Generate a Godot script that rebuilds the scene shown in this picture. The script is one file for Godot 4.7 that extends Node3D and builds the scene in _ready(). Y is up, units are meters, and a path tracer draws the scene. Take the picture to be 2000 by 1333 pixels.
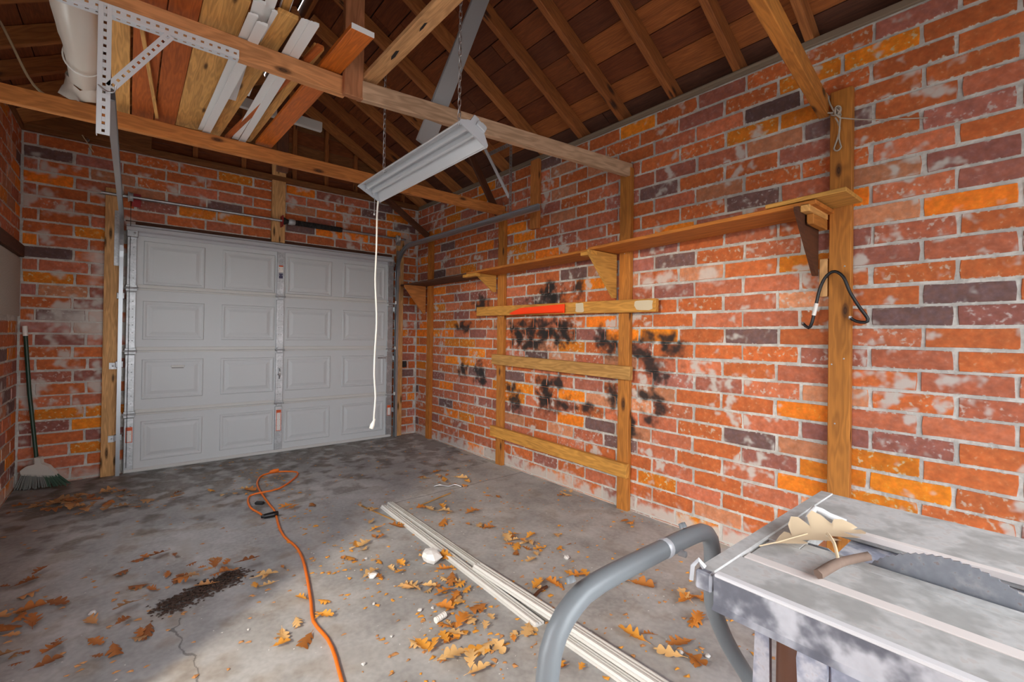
extends Node3D

# ------------------------------------------------------------------ state
var rng := RandomNumberGenerator.new()
var M := {}
var used := {}
var atlas_uv := []
var brick_mesh := []
var brick_class := {}
var T_grain: Array = []
var T_grit: ImageTexture
var T_blot: ImageTexture

const CAM := Vector3(-2.6974, 1.2138, 5.0781)
const XL := -3.36          # inner face of left wall
const ZN := 6.1            # inner face of near wall
const WT := 2.735          # top of brickwork
const ROW0 := 1.276        # a bed joint height
const CH := 0.0971         # course height
const BL := 0.295          # brick module
const SL := 0.55           # roof slope
const RIDGE_X := -1.68
const WZ0 := 1.05         # side window
const WZ1 := 2.65
const WY0 := 1.00
const WY1 := 2.15

# ------------------------------------------------------------------ naming helpers
func numbered(n: String) -> String:
	if not used.has(n):
		used[n] = 0
		return n
	used[n] += 1
	return "%s_%03d" % [n, used[n]]

func tag(o: Node, label := "", category := "", group := "", kind := "") -> Node:
	if label: o.set_meta("label", label)
	if category: o.set_meta("category", category)
	if group: o.set_meta("group", group)
	if kind: o.set_meta("kind", kind)
	return o

func thing(n: String, label: String, category: String, at := Vector3.ZERO, group := "") -> Node3D:
	var o := Node3D.new()
	o.name = numbered(n)
	add_child(o)
	o.position = at
	tag(o, label, category, group)
	return o

func single(n: String, mesh: Mesh, m: Material, label: String, category: String, xf := Transform3D(), group := "") -> MeshInstance3D:
	var o := MeshInstance3D.new()
	o.name = numbered(n)
	o.mesh = mesh
	o.material_override = m
	add_child(o)
	o.transform = xf
	tag(o, label, category, group)
	return o

func struct(n: String, mesh: Mesh, m: Material, label := "", xf := Transform3D()) -> MeshInstance3D:
	var o := single(n, mesh, m, label, "", xf)
	o.set_meta("kind", "structure")
	return o

func struct_node(n: String, label := "") -> Node3D:
	var o := Node3D.new()
	o.name = numbered(n)
	add_child(o)
	tag(o, label, "", "", "structure")
	return o

func part(p: Node, n: String, mesh: Mesh, m: Material, xf := Transform3D(), label := "") -> MeshInstance3D:
	var o := MeshInstance3D.new()
	o.name = n
	o.mesh = mesh
	o.material_override = m
	p.add_child(o, true)
	o.transform = xf
	if label: o.set_meta("label", label)
	return o

func at(x: float, y: float, z: float) -> Transform3D:
	return Transform3D(Basis(), Vector3(x, y, z))

# ------------------------------------------------------------------ mesh helpers
func new_st() -> SurfaceTool:
	var st := SurfaceTool.new()
	st.begin(Mesh.PRIMITIVE_TRIANGLES)
	st.set_smooth_group(-1)
	return st

func tri(st: SurfaceTool, a: Vector3, b: Vector3, c: Vector3, out: Vector3, ua := Vector2.ZERO, ub := Vector2.ZERO, uc := Vector2.ZERO) -> void:
	if (a - c).cross(a - b).dot(out) < 0.0:
		var t := b
		b = c
		c = t
		var tu := ub
		ub = uc
		uc = tu
	st.set_uv(ua); st.add_vertex(a)
	st.set_uv(ub); st.add_vertex(b)
	st.set_uv(uc); st.add_vertex(c)

func quad(st: SurfaceTool, a: Vector3, b: Vector3, c: Vector3, d: Vector3, out: Vector3, ua := Vector2.ZERO, ub := Vector2.ZERO, uc := Vector2.ZERO, ud := Vector2.ZERO) -> void:
	tri(st, a, b, c, out, ua, ub, uc)
	tri(st, a, c, d, out, ua, uc, ud)

func done(st: SurfaceTool) -> ArrayMesh:
	st.generate_normals()
	return st.commit()

# chamfered box, centred; u runs along the longest axis, in metres
func add_cbox(st: SurfaceTool, size: Vector3, bev: float, xf := Transform3D(), uo := Vector2.ZERO) -> void:
	var h := size * 0.5
	bev = minf(bev, minf(h.x, minf(h.y, h.z)) * 0.6)
	var la := 0
	if h.y > h[la]: la = 1
	if h.z > h[la]: la = 2
	var lb := (la + 1) % 3
	var lc := (la + 2) % 3
	var uvf := func(p: Vector3) -> Vector2:
		return Vector2(p[la], p[lb] + 1.7 * p[lc]) + uo
	for ax in 3:
		var b := (ax + 1) % 3
		var c := (ax + 2) % 3
		for s in [-1.0, 1.0]:
			var q := []
			for k in [[-1, -1], [1, -1], [1, 1], [-1, 1]]:
				var p := Vector3()
				p[ax] = s * h[ax]
				p[b] = k[0] * (h[b] - bev)
				p[c] = k[1] * (h[c] - bev)
				q.append(p)
			var n := Vector3()
			n[ax] = s
			quad(st, xf * q[0], xf * q[1], xf * q[2], xf * q[3], xf.basis * n, uvf.call(q[0]), uvf.call(q[1]), uvf.call(q[2]), uvf.call(q[3]))
	if bev <= 0.0: return
	for ax in 3:
		var b := (ax + 1) % 3
		var c := (ax + 2) % 3
		for sb in [-1.0, 1.0]:
			for sc in [-1.0, 1.0]:
				var q := []
				for e in [[-1, 0], [1, 0], [1, 1], [-1, 1]]:
					var p := Vector3()
					p[ax] = e[0] * (h[ax] - bev)
					p[b] = sb * (h[b] - (0.0 if e[1] == 0 else bev))
					p[c] = sc * (h[c] - (bev if e[1] == 0 else 0.0))
					q.append(p)
				var n := Vector3()
				n[b] = sb
				n[c] = sc
				quad(st, xf * q[0], xf * q[1], xf * q[2], xf * q[3], xf.basis * n, uvf.call(q[0]), uvf.call(q[1]), uvf.call(q[2]), uvf.call(q[3]))
	for sx in [-1.0, 1.0]:
		for sy in [-1.0, 1.0]:
			for sz in [-1.0, 1.0]:
				var s := Vector3(sx, sy, sz)
				var a := s * (h - Vector3(0, bev, bev))
				var b2 := s * (h - Vector3(bev, 0, bev))
				var c2 := s * (h - Vector3(bev, bev, 0))
				tri(st, xf * a, xf * b2, xf * c2, xf.basis * s, uvf.call(a), uvf.call(b2), uvf.call(c2))

func cbox(size: Vector3, bev := 0.003) -> ArrayMesh:
	var st := new_st()
	add_cbox(st, size, bev, Transform3D(), Vector2(rng.randf() * 5.0, rng.randf() * 5.0))
	return done(st)

# frame whose x runs from a to b; side = direction of the box's y
func along(a: Vector3, b: Vector3, side := Vector3.UP) -> Transform3D:
	var x := (b - a).normalized()
	var y := (side - x * side.dot(x)).normalized()
	return Transform3D(Basis(x, y, x.cross(y)), (a + b) * 0.5)

# board from a to b; h measured along side, w across
func beam(a: Vector3, b: Vector3, h: float, w: float, bev := 0.003) -> ArrayMesh:
	return cbox(Vector3(a.distance_to(b), h, w), bev)

func frame_path(path: PackedVector3Array, n0: Vector3, closed := false) -> Array:
	var fr := []
	var n := n0
	var cnt := path.size()
	for i in cnt:
		var t: Vector3
		if closed:
			t = (path[(i + 1) % cnt] - path[(i - 1 + cnt) % cnt]).normalized()
		else:
			t = (path[mini(i + 1, cnt - 1)] - path[maxi(i - 1, 0)]).normalized()
		n = (n - t * n.dot(t)).normalized()
		fr.append([path[i], n, t.cross(n).normalized(), t])
	return fr

# sweep a closed profile (counter-clockwise in n,b) along a path
func add_sweep(st: SurfaceTool, prof: PackedVector2Array, path: PackedVector3Array, n0: Vector3, smooth := false, caps := true, closed := false, scales := []) -> void:
	st.set_smooth_group(0 if smooth else -1)
	var fr := frame_path(path, n0, closed)
	var m := prof.size()
	var dist := 0.0
	var total := fr.size() if closed else fr.size() - 1
	for i in total:
		var f: Array = fr[i]
		var g: Array = fr[(i + 1) % fr.size()]
		var sf: float = scales[i] if scales else 1.0
		var sg: float = scales[i + 1] if scales else 1.0
		var d2: float = dist + f[0].distance_to(g[0])
		var w := 0.0
		for k in m:
			var p := prof[k]
			var q := prof[(k + 1) % m]
			var w2 := w + p.distance_to(q)
			var o := Vector2(q.y - p.y, p.x - q.x)
			quad(st, f[0] + (f[1] * p.x + f[2] * p.y) * sf, f[0] + (f[1] * q.x + f[2] * q.y) * sf, g[0] + (g[1] * q.x + g[2] * q.y) * sg, g[0] + (g[1] * p.x + g[2] * p.y) * sg,
				f[1] * o.x + f[2] * o.y, Vector2(dist, w), Vector2(dist, w2), Vector2(d2, w2), Vector2(d2, w))
			w = w2
		dist = d2
	if caps and not closed:
		st.set_smooth_group(-1)
		var idx := Geometry2D.triangulate_polygon(prof)
		for e in 2:
			var f: Array = fr[0] if e == 0 else fr[-1]
			var s: float = 1.0
			if scales: s = scales[0] if e == 0 else scales[fr.size() - 1]
			for k in range(0, idx.size(), 3):
				var v := []
				for j in 3:
					var p := prof[idx[k + j]] * s
					v.append(f[0] + f[1] * p.x + f[2] * p.y)
				tri(st, v[0], v[1], v[2], -f[3] if e == 0 else f[3])

func sweep(prof: PackedVector2Array, path: PackedVector3Array, n0 := Vector3.UP, smooth := false, closed := false) -> ArrayMesh:
	var st := new_st()
	add_sweep(st, prof, path, n0, smooth, true, closed)
	return done(st)

func circle(r: float, n := 10) -> PackedVector2Array:
	var p := PackedVector2Array()
	for i in n: p.append(Vector2(cos(TAU * i / n), sin(TAU * i / n)) * r)
	return p

func any_side(d: Vector3) -> Vector3:
	return Vector3.UP if absf(d.normalized().y) < 0.9 else Vector3.RIGHT

func tube(path: PackedVector3Array, r: float, n := 10) -> ArrayMesh:
	return sweep(circle(r, n), path, any_side(path[1] - path[0]), true)

func add_tube(st: SurfaceTool, path: PackedVector3Array, r: float, n := 8) -> void:
	add_sweep(st, circle(r, n), path, any_side(path[1] - path[0]), true)

func curve(pts: Array, step := 0.03) -> PackedVector3Array:
	var out := PackedVector3Array()
	for i in pts.size() - 1:
		var p0: Vector3 = pts[maxi(i - 1, 0)]
		var p1: Vector3 = pts[i]
		var p2: Vector3 = pts[i + 1]
		var p3: Vector3 = pts[mini(i + 2, pts.size() - 1)]
		var n := maxi(2, int(p1.distance_to(p2) / step))
		for k in n:
			out.append(p1.cubic_interpolate(p2, p0, p3, float(k) / n))
	out.append(pts[-1])
	return out

# profile of [radius, height] pairs turned about the y axis
func lathe(prof: Array, n := 20, smooth := true) -> ArrayMesh:
	var st := new_st()
	st.set_smooth_group(0 if smooth else -1)
	for i in prof.size() - 1:
		var a: Array = prof[i]
		var b: Array = prof[i + 1]
		for k in n:
			var t0 := TAU * k / n
			var t1 := TAU * (k + 1) / n
			var d0 := Vector3(cos(t0), 0, sin(t0))
			var d1 := Vector3(cos(t1), 0, sin(t1))
			var out: Vector3 = (d0 + d1) * (b[1] - a[1]) + Vector3.UP * 2.0 * (a[0] - b[0])
			var p0: Vector3 = d0 * a[0] + Vector3.UP * a[1]
			var p1: Vector3 = d1 * a[0] + Vector3.UP * a[1]
			var q1: Vector3 = d1 * b[0] + Vector3.UP * b[1]
			var q0: Vector3 = d0 * b[0] + Vector3.UP * b[1]
			if a[0] < 1e-5: tri(st, p0, q1, q0, out)
			elif b[0] < 1e-5: tri(st, p0, p1, q0, out)
			else: quad(st, p0, p1, q1, q0, out)
	return done(st)

# flat polygon (x, y) given thickness along z
func slab(poly: PackedVector2Array, t: float) -> ArrayMesh:
	var st := new_st()
	if Geometry2D.is_polygon_clockwise(poly): poly.reverse()
	var idx := Geometry2D.triangulate_polygon(poly)
	for s in [-1.0, 1.0]:
		for k in range(0, idx.size(), 3):
			var a := poly[idx[k]]
			var b := poly[idx[k + 1]]
			var c := poly[idx[k + 2]]
			tri(st, Vector3(a.x, a.y, s * t / 2), Vector3(b.x, b.y, s * t / 2), Vector3(c.x, c.y, s * t / 2), Vector3(0, 0, s), a, b, c)
	for k in poly.size():
		var a := poly[k]
		var b := poly[(k + 1) % poly.size()]
		quad(st, Vector3(a.x, a.y, -t / 2), Vector3(b.x, b.y, -t / 2), Vector3(b.x, b.y, t / 2), Vector3(a.x, a.y, t / 2), Vector3(b.y - a.y, a.x - b.x, 0), a, b, b + Vector2(0, t), a + Vector2(0, t))
	return done(st)

func rough_lump(r: float, seed_: int, flat := 0.6) -> ArrayMesh:
	var g := RandomNumberGenerator.new()
	g.seed = seed_
	var st := new_st()
	var rings := 4
	var seg := 7
	var pts := []
	for i in rings + 1:
		var row := []
		for k in seg:
			var th := PI * i / rings
			var ph := TAU * k / seg
			var rr := r * g.randf_range(0.72, 1.15)
			if i == 0 or i == rings: rr = r * 0.8
			row.append(Vector3(sin(th) * cos(ph) * rr, cos(th) * rr * flat, sin(th) * sin(ph) * rr))
		pts.append(row)
	for i in rings:
		for k in seg:
			var a: Vector3 = pts[i][k]
			var b: Vector3 = pts[i][(k + 1) % seg]
			var c: Vector3 = pts[i + 1][(k + 1) % seg]
			var d: Vector3 = pts[i + 1][k]
			if i == 0: tri(st, a, c, d, a + c + d)
			elif i == rings - 1: tri(st, a, b, c, a + b + c)
			else: quad(st, a, b, c, d, a + b + c + d)
	return done(st)

# ------------------------------------------------------------------ textures
func noise(seed_: int, freq: float, oct := 4, type := FastNoiseLite.TYPE_SIMPLEX_SMOOTH) -> FastNoiseLite:
	var n := FastNoiseLite.new()
	n.seed = seed_
	n.noise_type = type
	n.frequency = freq
	n.fractal_octaves = oct
	return n

func tex_from(bytes: PackedByteArray, w: int, h: int, fmt := Image.FORMAT_RGB8) -> ImageTexture:
	return ImageTexture.create_from_image(Image.create_from_data(w, h, false, fmt, bytes))

func noise_bytes(seed_: int, freq: float, w: int, h: int, oct := 4) -> PackedByteArray:
	var im := noise(seed_, freq, oct).get_seamless_image(w, h, false, false, 0.15, true)
	im.convert(Image.FORMAT_L8)
	return im.get_data()

func raw_noise_bytes(seed_: int, freq: float, w: int, h: int, oct := 4) -> PackedByteArray:
	var im := noise(seed_, freq, oct).get_image(w, h, false, false, true)
	im.convert(Image.FORMAT_L8)
	return im.get_data()

func make_grain(seed_: int, knots: int) -> ImageTexture:
	var w := 1024
	var h := 256
	var n1 := noise(seed_, 0.006, 3)
	var n2 := noise(seed_ + 1, 0.02, 3)
	var g := RandomNumberGenerator.new()
	g.seed = seed_
	var kn := []
	for i in knots: kn.append(Vector3(g.randf() * w, g.randf() * h, g.randf_range(5, 12)))
	var by := PackedByteArray()
	by.resize(w * h * 3)
	var k := 0
	for y in h:
		for x in w:
			var f := clampf((x - w * 0.8) / (w * 0.2), 0.0, 1.0)
			var a := n1.get_noise_2d(x * 0.55, y * 2.4)
			if f > 0.0: a = lerpf(a, n1.get_noise_2d((x - w) * 0.55, y * 2.4), f)
			var b := n2.get_noise_2d(x * 0.35, y * 16.0)
			var ring := sin(y * 0.09 + a * 13.0)
			var v := 0.86 + 0.055 * ring + 0.075 * b + 0.09 * a
			var r := 1.0
			for p in kn:
				var dx: float = (x - p.x) * 0.55
				var dy: float = y - p.y
				var d: float = sqrt(dx * dx + dy * dy) / p.z
				if d < 2.2:
					var e := clampf(1.6 - d, 0.0, 1.0)
					v = lerpf(v, 0.34 + 0.08 * sin(d * 9.0), e * 0.85)
					v *= 1.0 - 0.15 * clampf(2.2 - d, 0, 1)
			v = clampf(v, 0.2, 1.0)
			by[k] = int(255.0 * pow(v, 0.92)); by[k + 1] = int(255.0 * v * 0.99); by[k + 2] = int(255.0 * pow(v, 1.15) * 0.98)
			k += 3
	return tex_from(by, w, h)

func smooth01(a: float, b: float, x: float) -> float:
	var t := clampf((x - a) / (b - a), 0.0, 1.0)
	return t * t * (3.0 - 2.0 * t)

# brick faces, 8 x 13 cells: each has a clay colour of its own, grain, and smears of mortar at its rim
const COLS := 8
const ROWS := 13
const CW := 256
const CHP := 78
func make_bricks() -> ImageTexture:
	var w := COLS * CW
	var h := 1024
	var kinds := {
		"red": [24, Color8(208, 118, 80), Color8(194, 108, 78)],
		"rust": [22, Color8(214, 114, 58), Color8(200, 104, 52)],
		"orange": [22, Color8(242, 140, 22), Color8(234, 122, 24)],
		"plum": [18, Color8(166, 102, 90), Color8(186, 110, 88)],
		"dark": [8, Color8(124, 92, 88), Color8(110, 82, 78)],
		"tan": [10, Color8(214, 144, 104), Color8(202, 130, 92)]}
	var cell := []
	var g := RandomNumberGenerator.new()
	g.seed = 77
	for kind in kinds:
		brick_class[kind] = []
		for i in kinds[kind][0]:
			var c: Color = kinds[kind][1].lerp(kinds[kind][2], g.randf())
			c = c * g.randf_range(0.9, 1.08)
			brick_class[kind].append(cell.size())
			cell.append([c, g.randf_range(-0.05, 0.5) if g.randf() < 0.8 else g.randf_range(0.5, 1.0), g.randf(), g.randf_range(0.0, 1.0)])
	var na := raw_noise_bytes(5, 0.018, w, h, 4)
	var nb := raw_noise_bytes(6, 0.05, w, h, 3)
	var nc := raw_noise_bytes(7, 0.028, w, h, 3)
	var by := PackedByteArray()
	by.resize(w * h * 3)
	for y in h:
		var cy := y / CHP
		var v := float(y - cy * CHP) / CHP
		for x in w:
			var cx := x / CW
			var ci := cy * COLS + cx
			var k := y * w + x
			if ci >= cell.size(): continue
			var cl: Array = cell[ci]
			var u := float(x - cx * CW) / CW
			var d := minf(minf(u, 1.0 - u) * 0.283, minf(v, 1.0 - v) * 0.085)
			var a := na[k] / 255.0
			var b := nb[k] / 255.0
			var e := nc[k] / 255.0
			var c: Color = cl[0]
			var t := 0.88 + 0.10 * b + 0.20 * (a - 0.5)
			var r := c.r * t
			var gr := c.g * t * (1.0 + 0.10 * (e - 0.5))
			var bl := c.b * t * (1.0 + 0.25 * (e - 0.5))
			# fine pale scratches and specks
			var sp: float = smooth01(0.62, 0.82, b) * smooth01(0.45, 0.75, e) * (0.05 + 0.3 * cl[2])
			# mortar smeared over the rim
			var sm := smooth01(0.0, 0.40, cl[1] * 0.34 + (e - 0.5) * 1.1 + (b - 0.5) * 0.35 - d / 0.022)
			sm = maxf(sm, smooth01(0.0, 0.35, (b - 0.42) * 2.0 + (e - 0.5) * 0.8 + cl[1] * 0.35 - d / 0.0085))
			# a wider smear on some
			if cl[3] > 0.75: sm = maxf(sm, smooth01(0.60, 0.84, e + 0.30 * (b - 0.5)) * 0.75)
			sm = clampf(maxf(sm * 0.9, sp), 0.0, 1.0)
			r = lerpf(r, 0.77, sm); gr = lerpf(gr, 0.755, sm); bl = lerpf(bl, 0.73, sm)
			by[k * 3] = int(clampf(r, 0, 1) * 255); by[k * 3 + 1] = int(clampf(gr, 0, 1) * 255); by[k * 3 + 2] = int(clampf(bl, 0, 1) * 255)
	for i in cell.size():
		atlas_uv.append(Rect2(float(i % COLS) * CW / w, float(i / COLS) * CHP / h, float(CW) / w, float(CHP) / h))
	return tex_from(by, w, h)

# spray marks, dried cement and stains lying across bricks and joints of one wall; z (or x) runs 0..span, y 0..3
func make_marks(seed_: int, span: float, w: int, h: int, mirror: bool, soot: Array, pale: Array, base_cement: float) -> ImageTexture:
	var na := raw_noise_bytes(seed_, 0.035, w, h, 3)
	var nb := raw_noise_bytes(seed_ + 1, 0.008, w, h, 3)
	var by := PackedByteArray()
	by.resize(w * h * 4)
	for y in h:
		var wy := 3.0 * (1.0 - (y + 0.5) / h)
		for x in w:
			var k := y * w + x
			var a := na[k] / 255.0
			var b := nb[k] / 255.0
			# dried cement dragged over the face in ragged patches
			var s := smooth01(0.67, 0.86, a * 0.60 + b * 0.50)
			s *= 0.85
			if wy < 0.20 and base_cement > 0.0:
				s = maxf(s, base_cement * smooth01(0.40, 0.80, a * 0.7 + b * 0.3 + 0.45 * (0.11 - wy) / 0.12))
			by[k * 4] = 194; by[k * 4 + 1] = 190; by[k * 4 + 2] = 183
			by[k * 4 + 3] = int(clampf(s, 0, 1) * 255)
	for pass_ in 2:
		var list: Array = soot if pass_ == 0 else pale
		for p in list:
			var u0: float = p[0] / span
			if mirror: u0 = 1.0 - u0
			var px := u0 * w
			var py: float = (1.0 - p[1] / 3.0) * h
			var rx: float = maxf(p[2], 0.04) * 1.75 / span * w
			var ry: float = maxf(p[3], 0.035) * 1.75 / 3.0 * h
			for y in range(maxi(0, int(py - ry * 1.4)), mini(h - 1, int(py + ry * 1.4))):
				for x in range(maxi(0, int(px - rx * 1.4)), mini(w - 1, int(px + rx * 1.4))):
					var k := y * w + x
					var d := Vector2((x - px) / rx, (y - py) / ry).length()
					var n := na[k] / 255.0
					var s := smooth01(1.2, 0.10, d + (n - 0.5) * 1.5) * (0.95 if pass_ == 0 else 0.75)
					if s <= 0.01: continue
					var old := by[k * 4 + 3] / 255.0
					var na_ := s + old * (1.0 - s)
					var col := [30, 29, 29] if pass_ == 0 else [206, 202, 196]
					for c in 3: by[k * 4 + c] = int((col[c] * s + by[k * 4 + c] * old * (1.0 - s)) / maxf(na_, 0.001))
					by[k * 4 + 3] = int(na_ * 255)
	return tex_from(by, w, h, Image.FORMAT_RGBA8)

# slab of the floor: x 0..1 over XL..0.04, y 0..1 over z 0..7
func make_floor() -> ImageTexture:
	var w := 1024
	var h := 2048
	var na := raw_noise_bytes(21, 0.010, w, h, 3)
	var nb := raw_noise_bytes(22, 0.004, w, h, 3)
	var nc := raw_noise_bytes(23, 0.11, w, h, 3)
	var nd := raw_noise_bytes(24, 0.016, w, h, 3)
	var by := PackedByteArray()
	by.resize(w * h * 3)
	for y in h:
		var z := 7.0 * y / h
		for x in w:
			var k := y * w + x
			var wx := lerpf(XL, 0.04, float(x) / w)
			var a := na[k] / 255.0
			var b := nb[k] / 255.0
			var e := nc[k] / 255.0
			var f := nd[k] / 255.0
			var v := 0.665 + 0.13 * (a - 0.5) + 0.14 * (b - 0.5) + 0.07 * (e - 0.5)
			var r := v
			var g := v * 0.995
			var bl := v * 0.985
			# trodden soil carried in under the big door, and oil-dark patches there
			var soil := smooth01(0.42, 0.76, f * 0.7 + b * 0.3 + 0.16 * smooth01(1.5, 0.1, z))
			soil *= 0.60 if z < 1.6 else 0.20
			r = lerpf(r, 0.30, soil); g = lerpf(g, 0.275, soil); bl = lerpf(bl, 0.25, soil)
			# brown leaf stain
			var lf := smooth01(0.52, 0.78, a * 0.55 + f * 0.5) * (0.30 if wx < -2.0 else 0.16)
			r = lerpf(r, 0.50, lf); g = lerpf(g, 0.42, lf); bl = lerpf(bl, 0.33, lf)
			# pale dust
			var du := smooth01(0.50, 0.80, b * 0.6 + e * 0.2 + f * 0.25) * 0.4
			r = lerpf(r, 0.74, du); g = lerpf(g, 0.735, du); bl = lerpf(bl, 0.72, du)
			# saw-cut joint and a wandering crack
			var cr := absf(z - 2.02 - 0.02 * (a - 0.5)) if wx > -1.25 else 9.0
			cr = minf(cr, absf(wx + 2.49 - 0.10 * (f - 0.5) - 0.10 * (z - 3.2)) if z > 2.7 else 9.0)
			if cr < 0.004:
				r *= 0.72; g *= 0.72; bl *= 0.72
			by[k * 3] = int(clampf(r, 0, 1) * 255); by[k * 3 + 1] = int(clampf(g, 0, 1) * 255); by[k * 3 + 2] = int(clampf(bl, 0, 1) * 255)
	return tex_from(by, w, h)

# saw table: grey cast plate under pale sawdust, rust flecks
func make_dusty(seed_: int, base: Color, dust: Color, amount: float, rust: float) -> ImageTexture:
	var w := 512
	var h := 512
	var na := noise_bytes(seed_, 0.010, w, h, 3)
	var nb := noise_bytes(seed_ + 1, 0.045, w, h, 3)
	var by := PackedByteArray()
	by.resize(w * h * 3)
	for k in w * h:
		var a := na[k] / 255.0
		var b := nb[k] / 255.0
		var s := clampf(smooth01(0.56 - amount * 0.4, 0.90 - amount * 0.4, a * 0.8 + b * 0.2), 0, 1)
		var c := base.lerp(dust, s * 0.85)
		c = c * (0.96 + 0.08 * b)
		if rust > 0.0: c = c.lerp(Color(0.50, 0.34, 0.25), smooth01(0.66, 0.74, b * 0.7 + a * 0.3) * rust)
		by[k * 3] = int(clampf(c.r, 0, 1) * 255); by[k * 3 + 1] = int(clampf(c.g, 0, 1) * 255); by[k * 3 + 2] = int(clampf(c.b, 0, 1) * 255)
	return tex_from(by, w, h)

# ------------------------------------------------------------------ materials
func plain(c: Color, rough := 0.7, metal := 0.0) -> StandardMaterial3D:
	var m := StandardMaterial3D.new()
	m.albedo_color = c
	m.roughness = rough
	m.metallic = metal
	return m

func wood(c: Color, variant := 0, rough := 0.75) -> StandardMaterial3D:
	var m := plain(c, rough)
	m.albedo_texture = T_grain[variant]
	m.uv1_scale = Vector3(0.55, 3.2, 1)
	m.heightmap_enabled = true
	m.heightmap_texture = T_grain[variant]
	m.heightmap_scale = 0.08
	return m

func textured(t: Texture2D, rough: float, metal := 0.0, scale := 1.0) -> StandardMaterial3D:
	var m := plain(Color.WHITE, rough, metal)
	m.albedo_texture = t
	m.uv1_triplanar = true
	m.uv1_world_triplanar = true
	m.uv1_scale = Vector3.ONE * scale
	return m

func bumpy(m: StandardMaterial3D, t: Texture2D, cm: float) -> StandardMaterial3D:
	m.heightmap_enabled = true
	m.heightmap_texture = t
	m.heightmap_scale = cm
	return m

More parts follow.
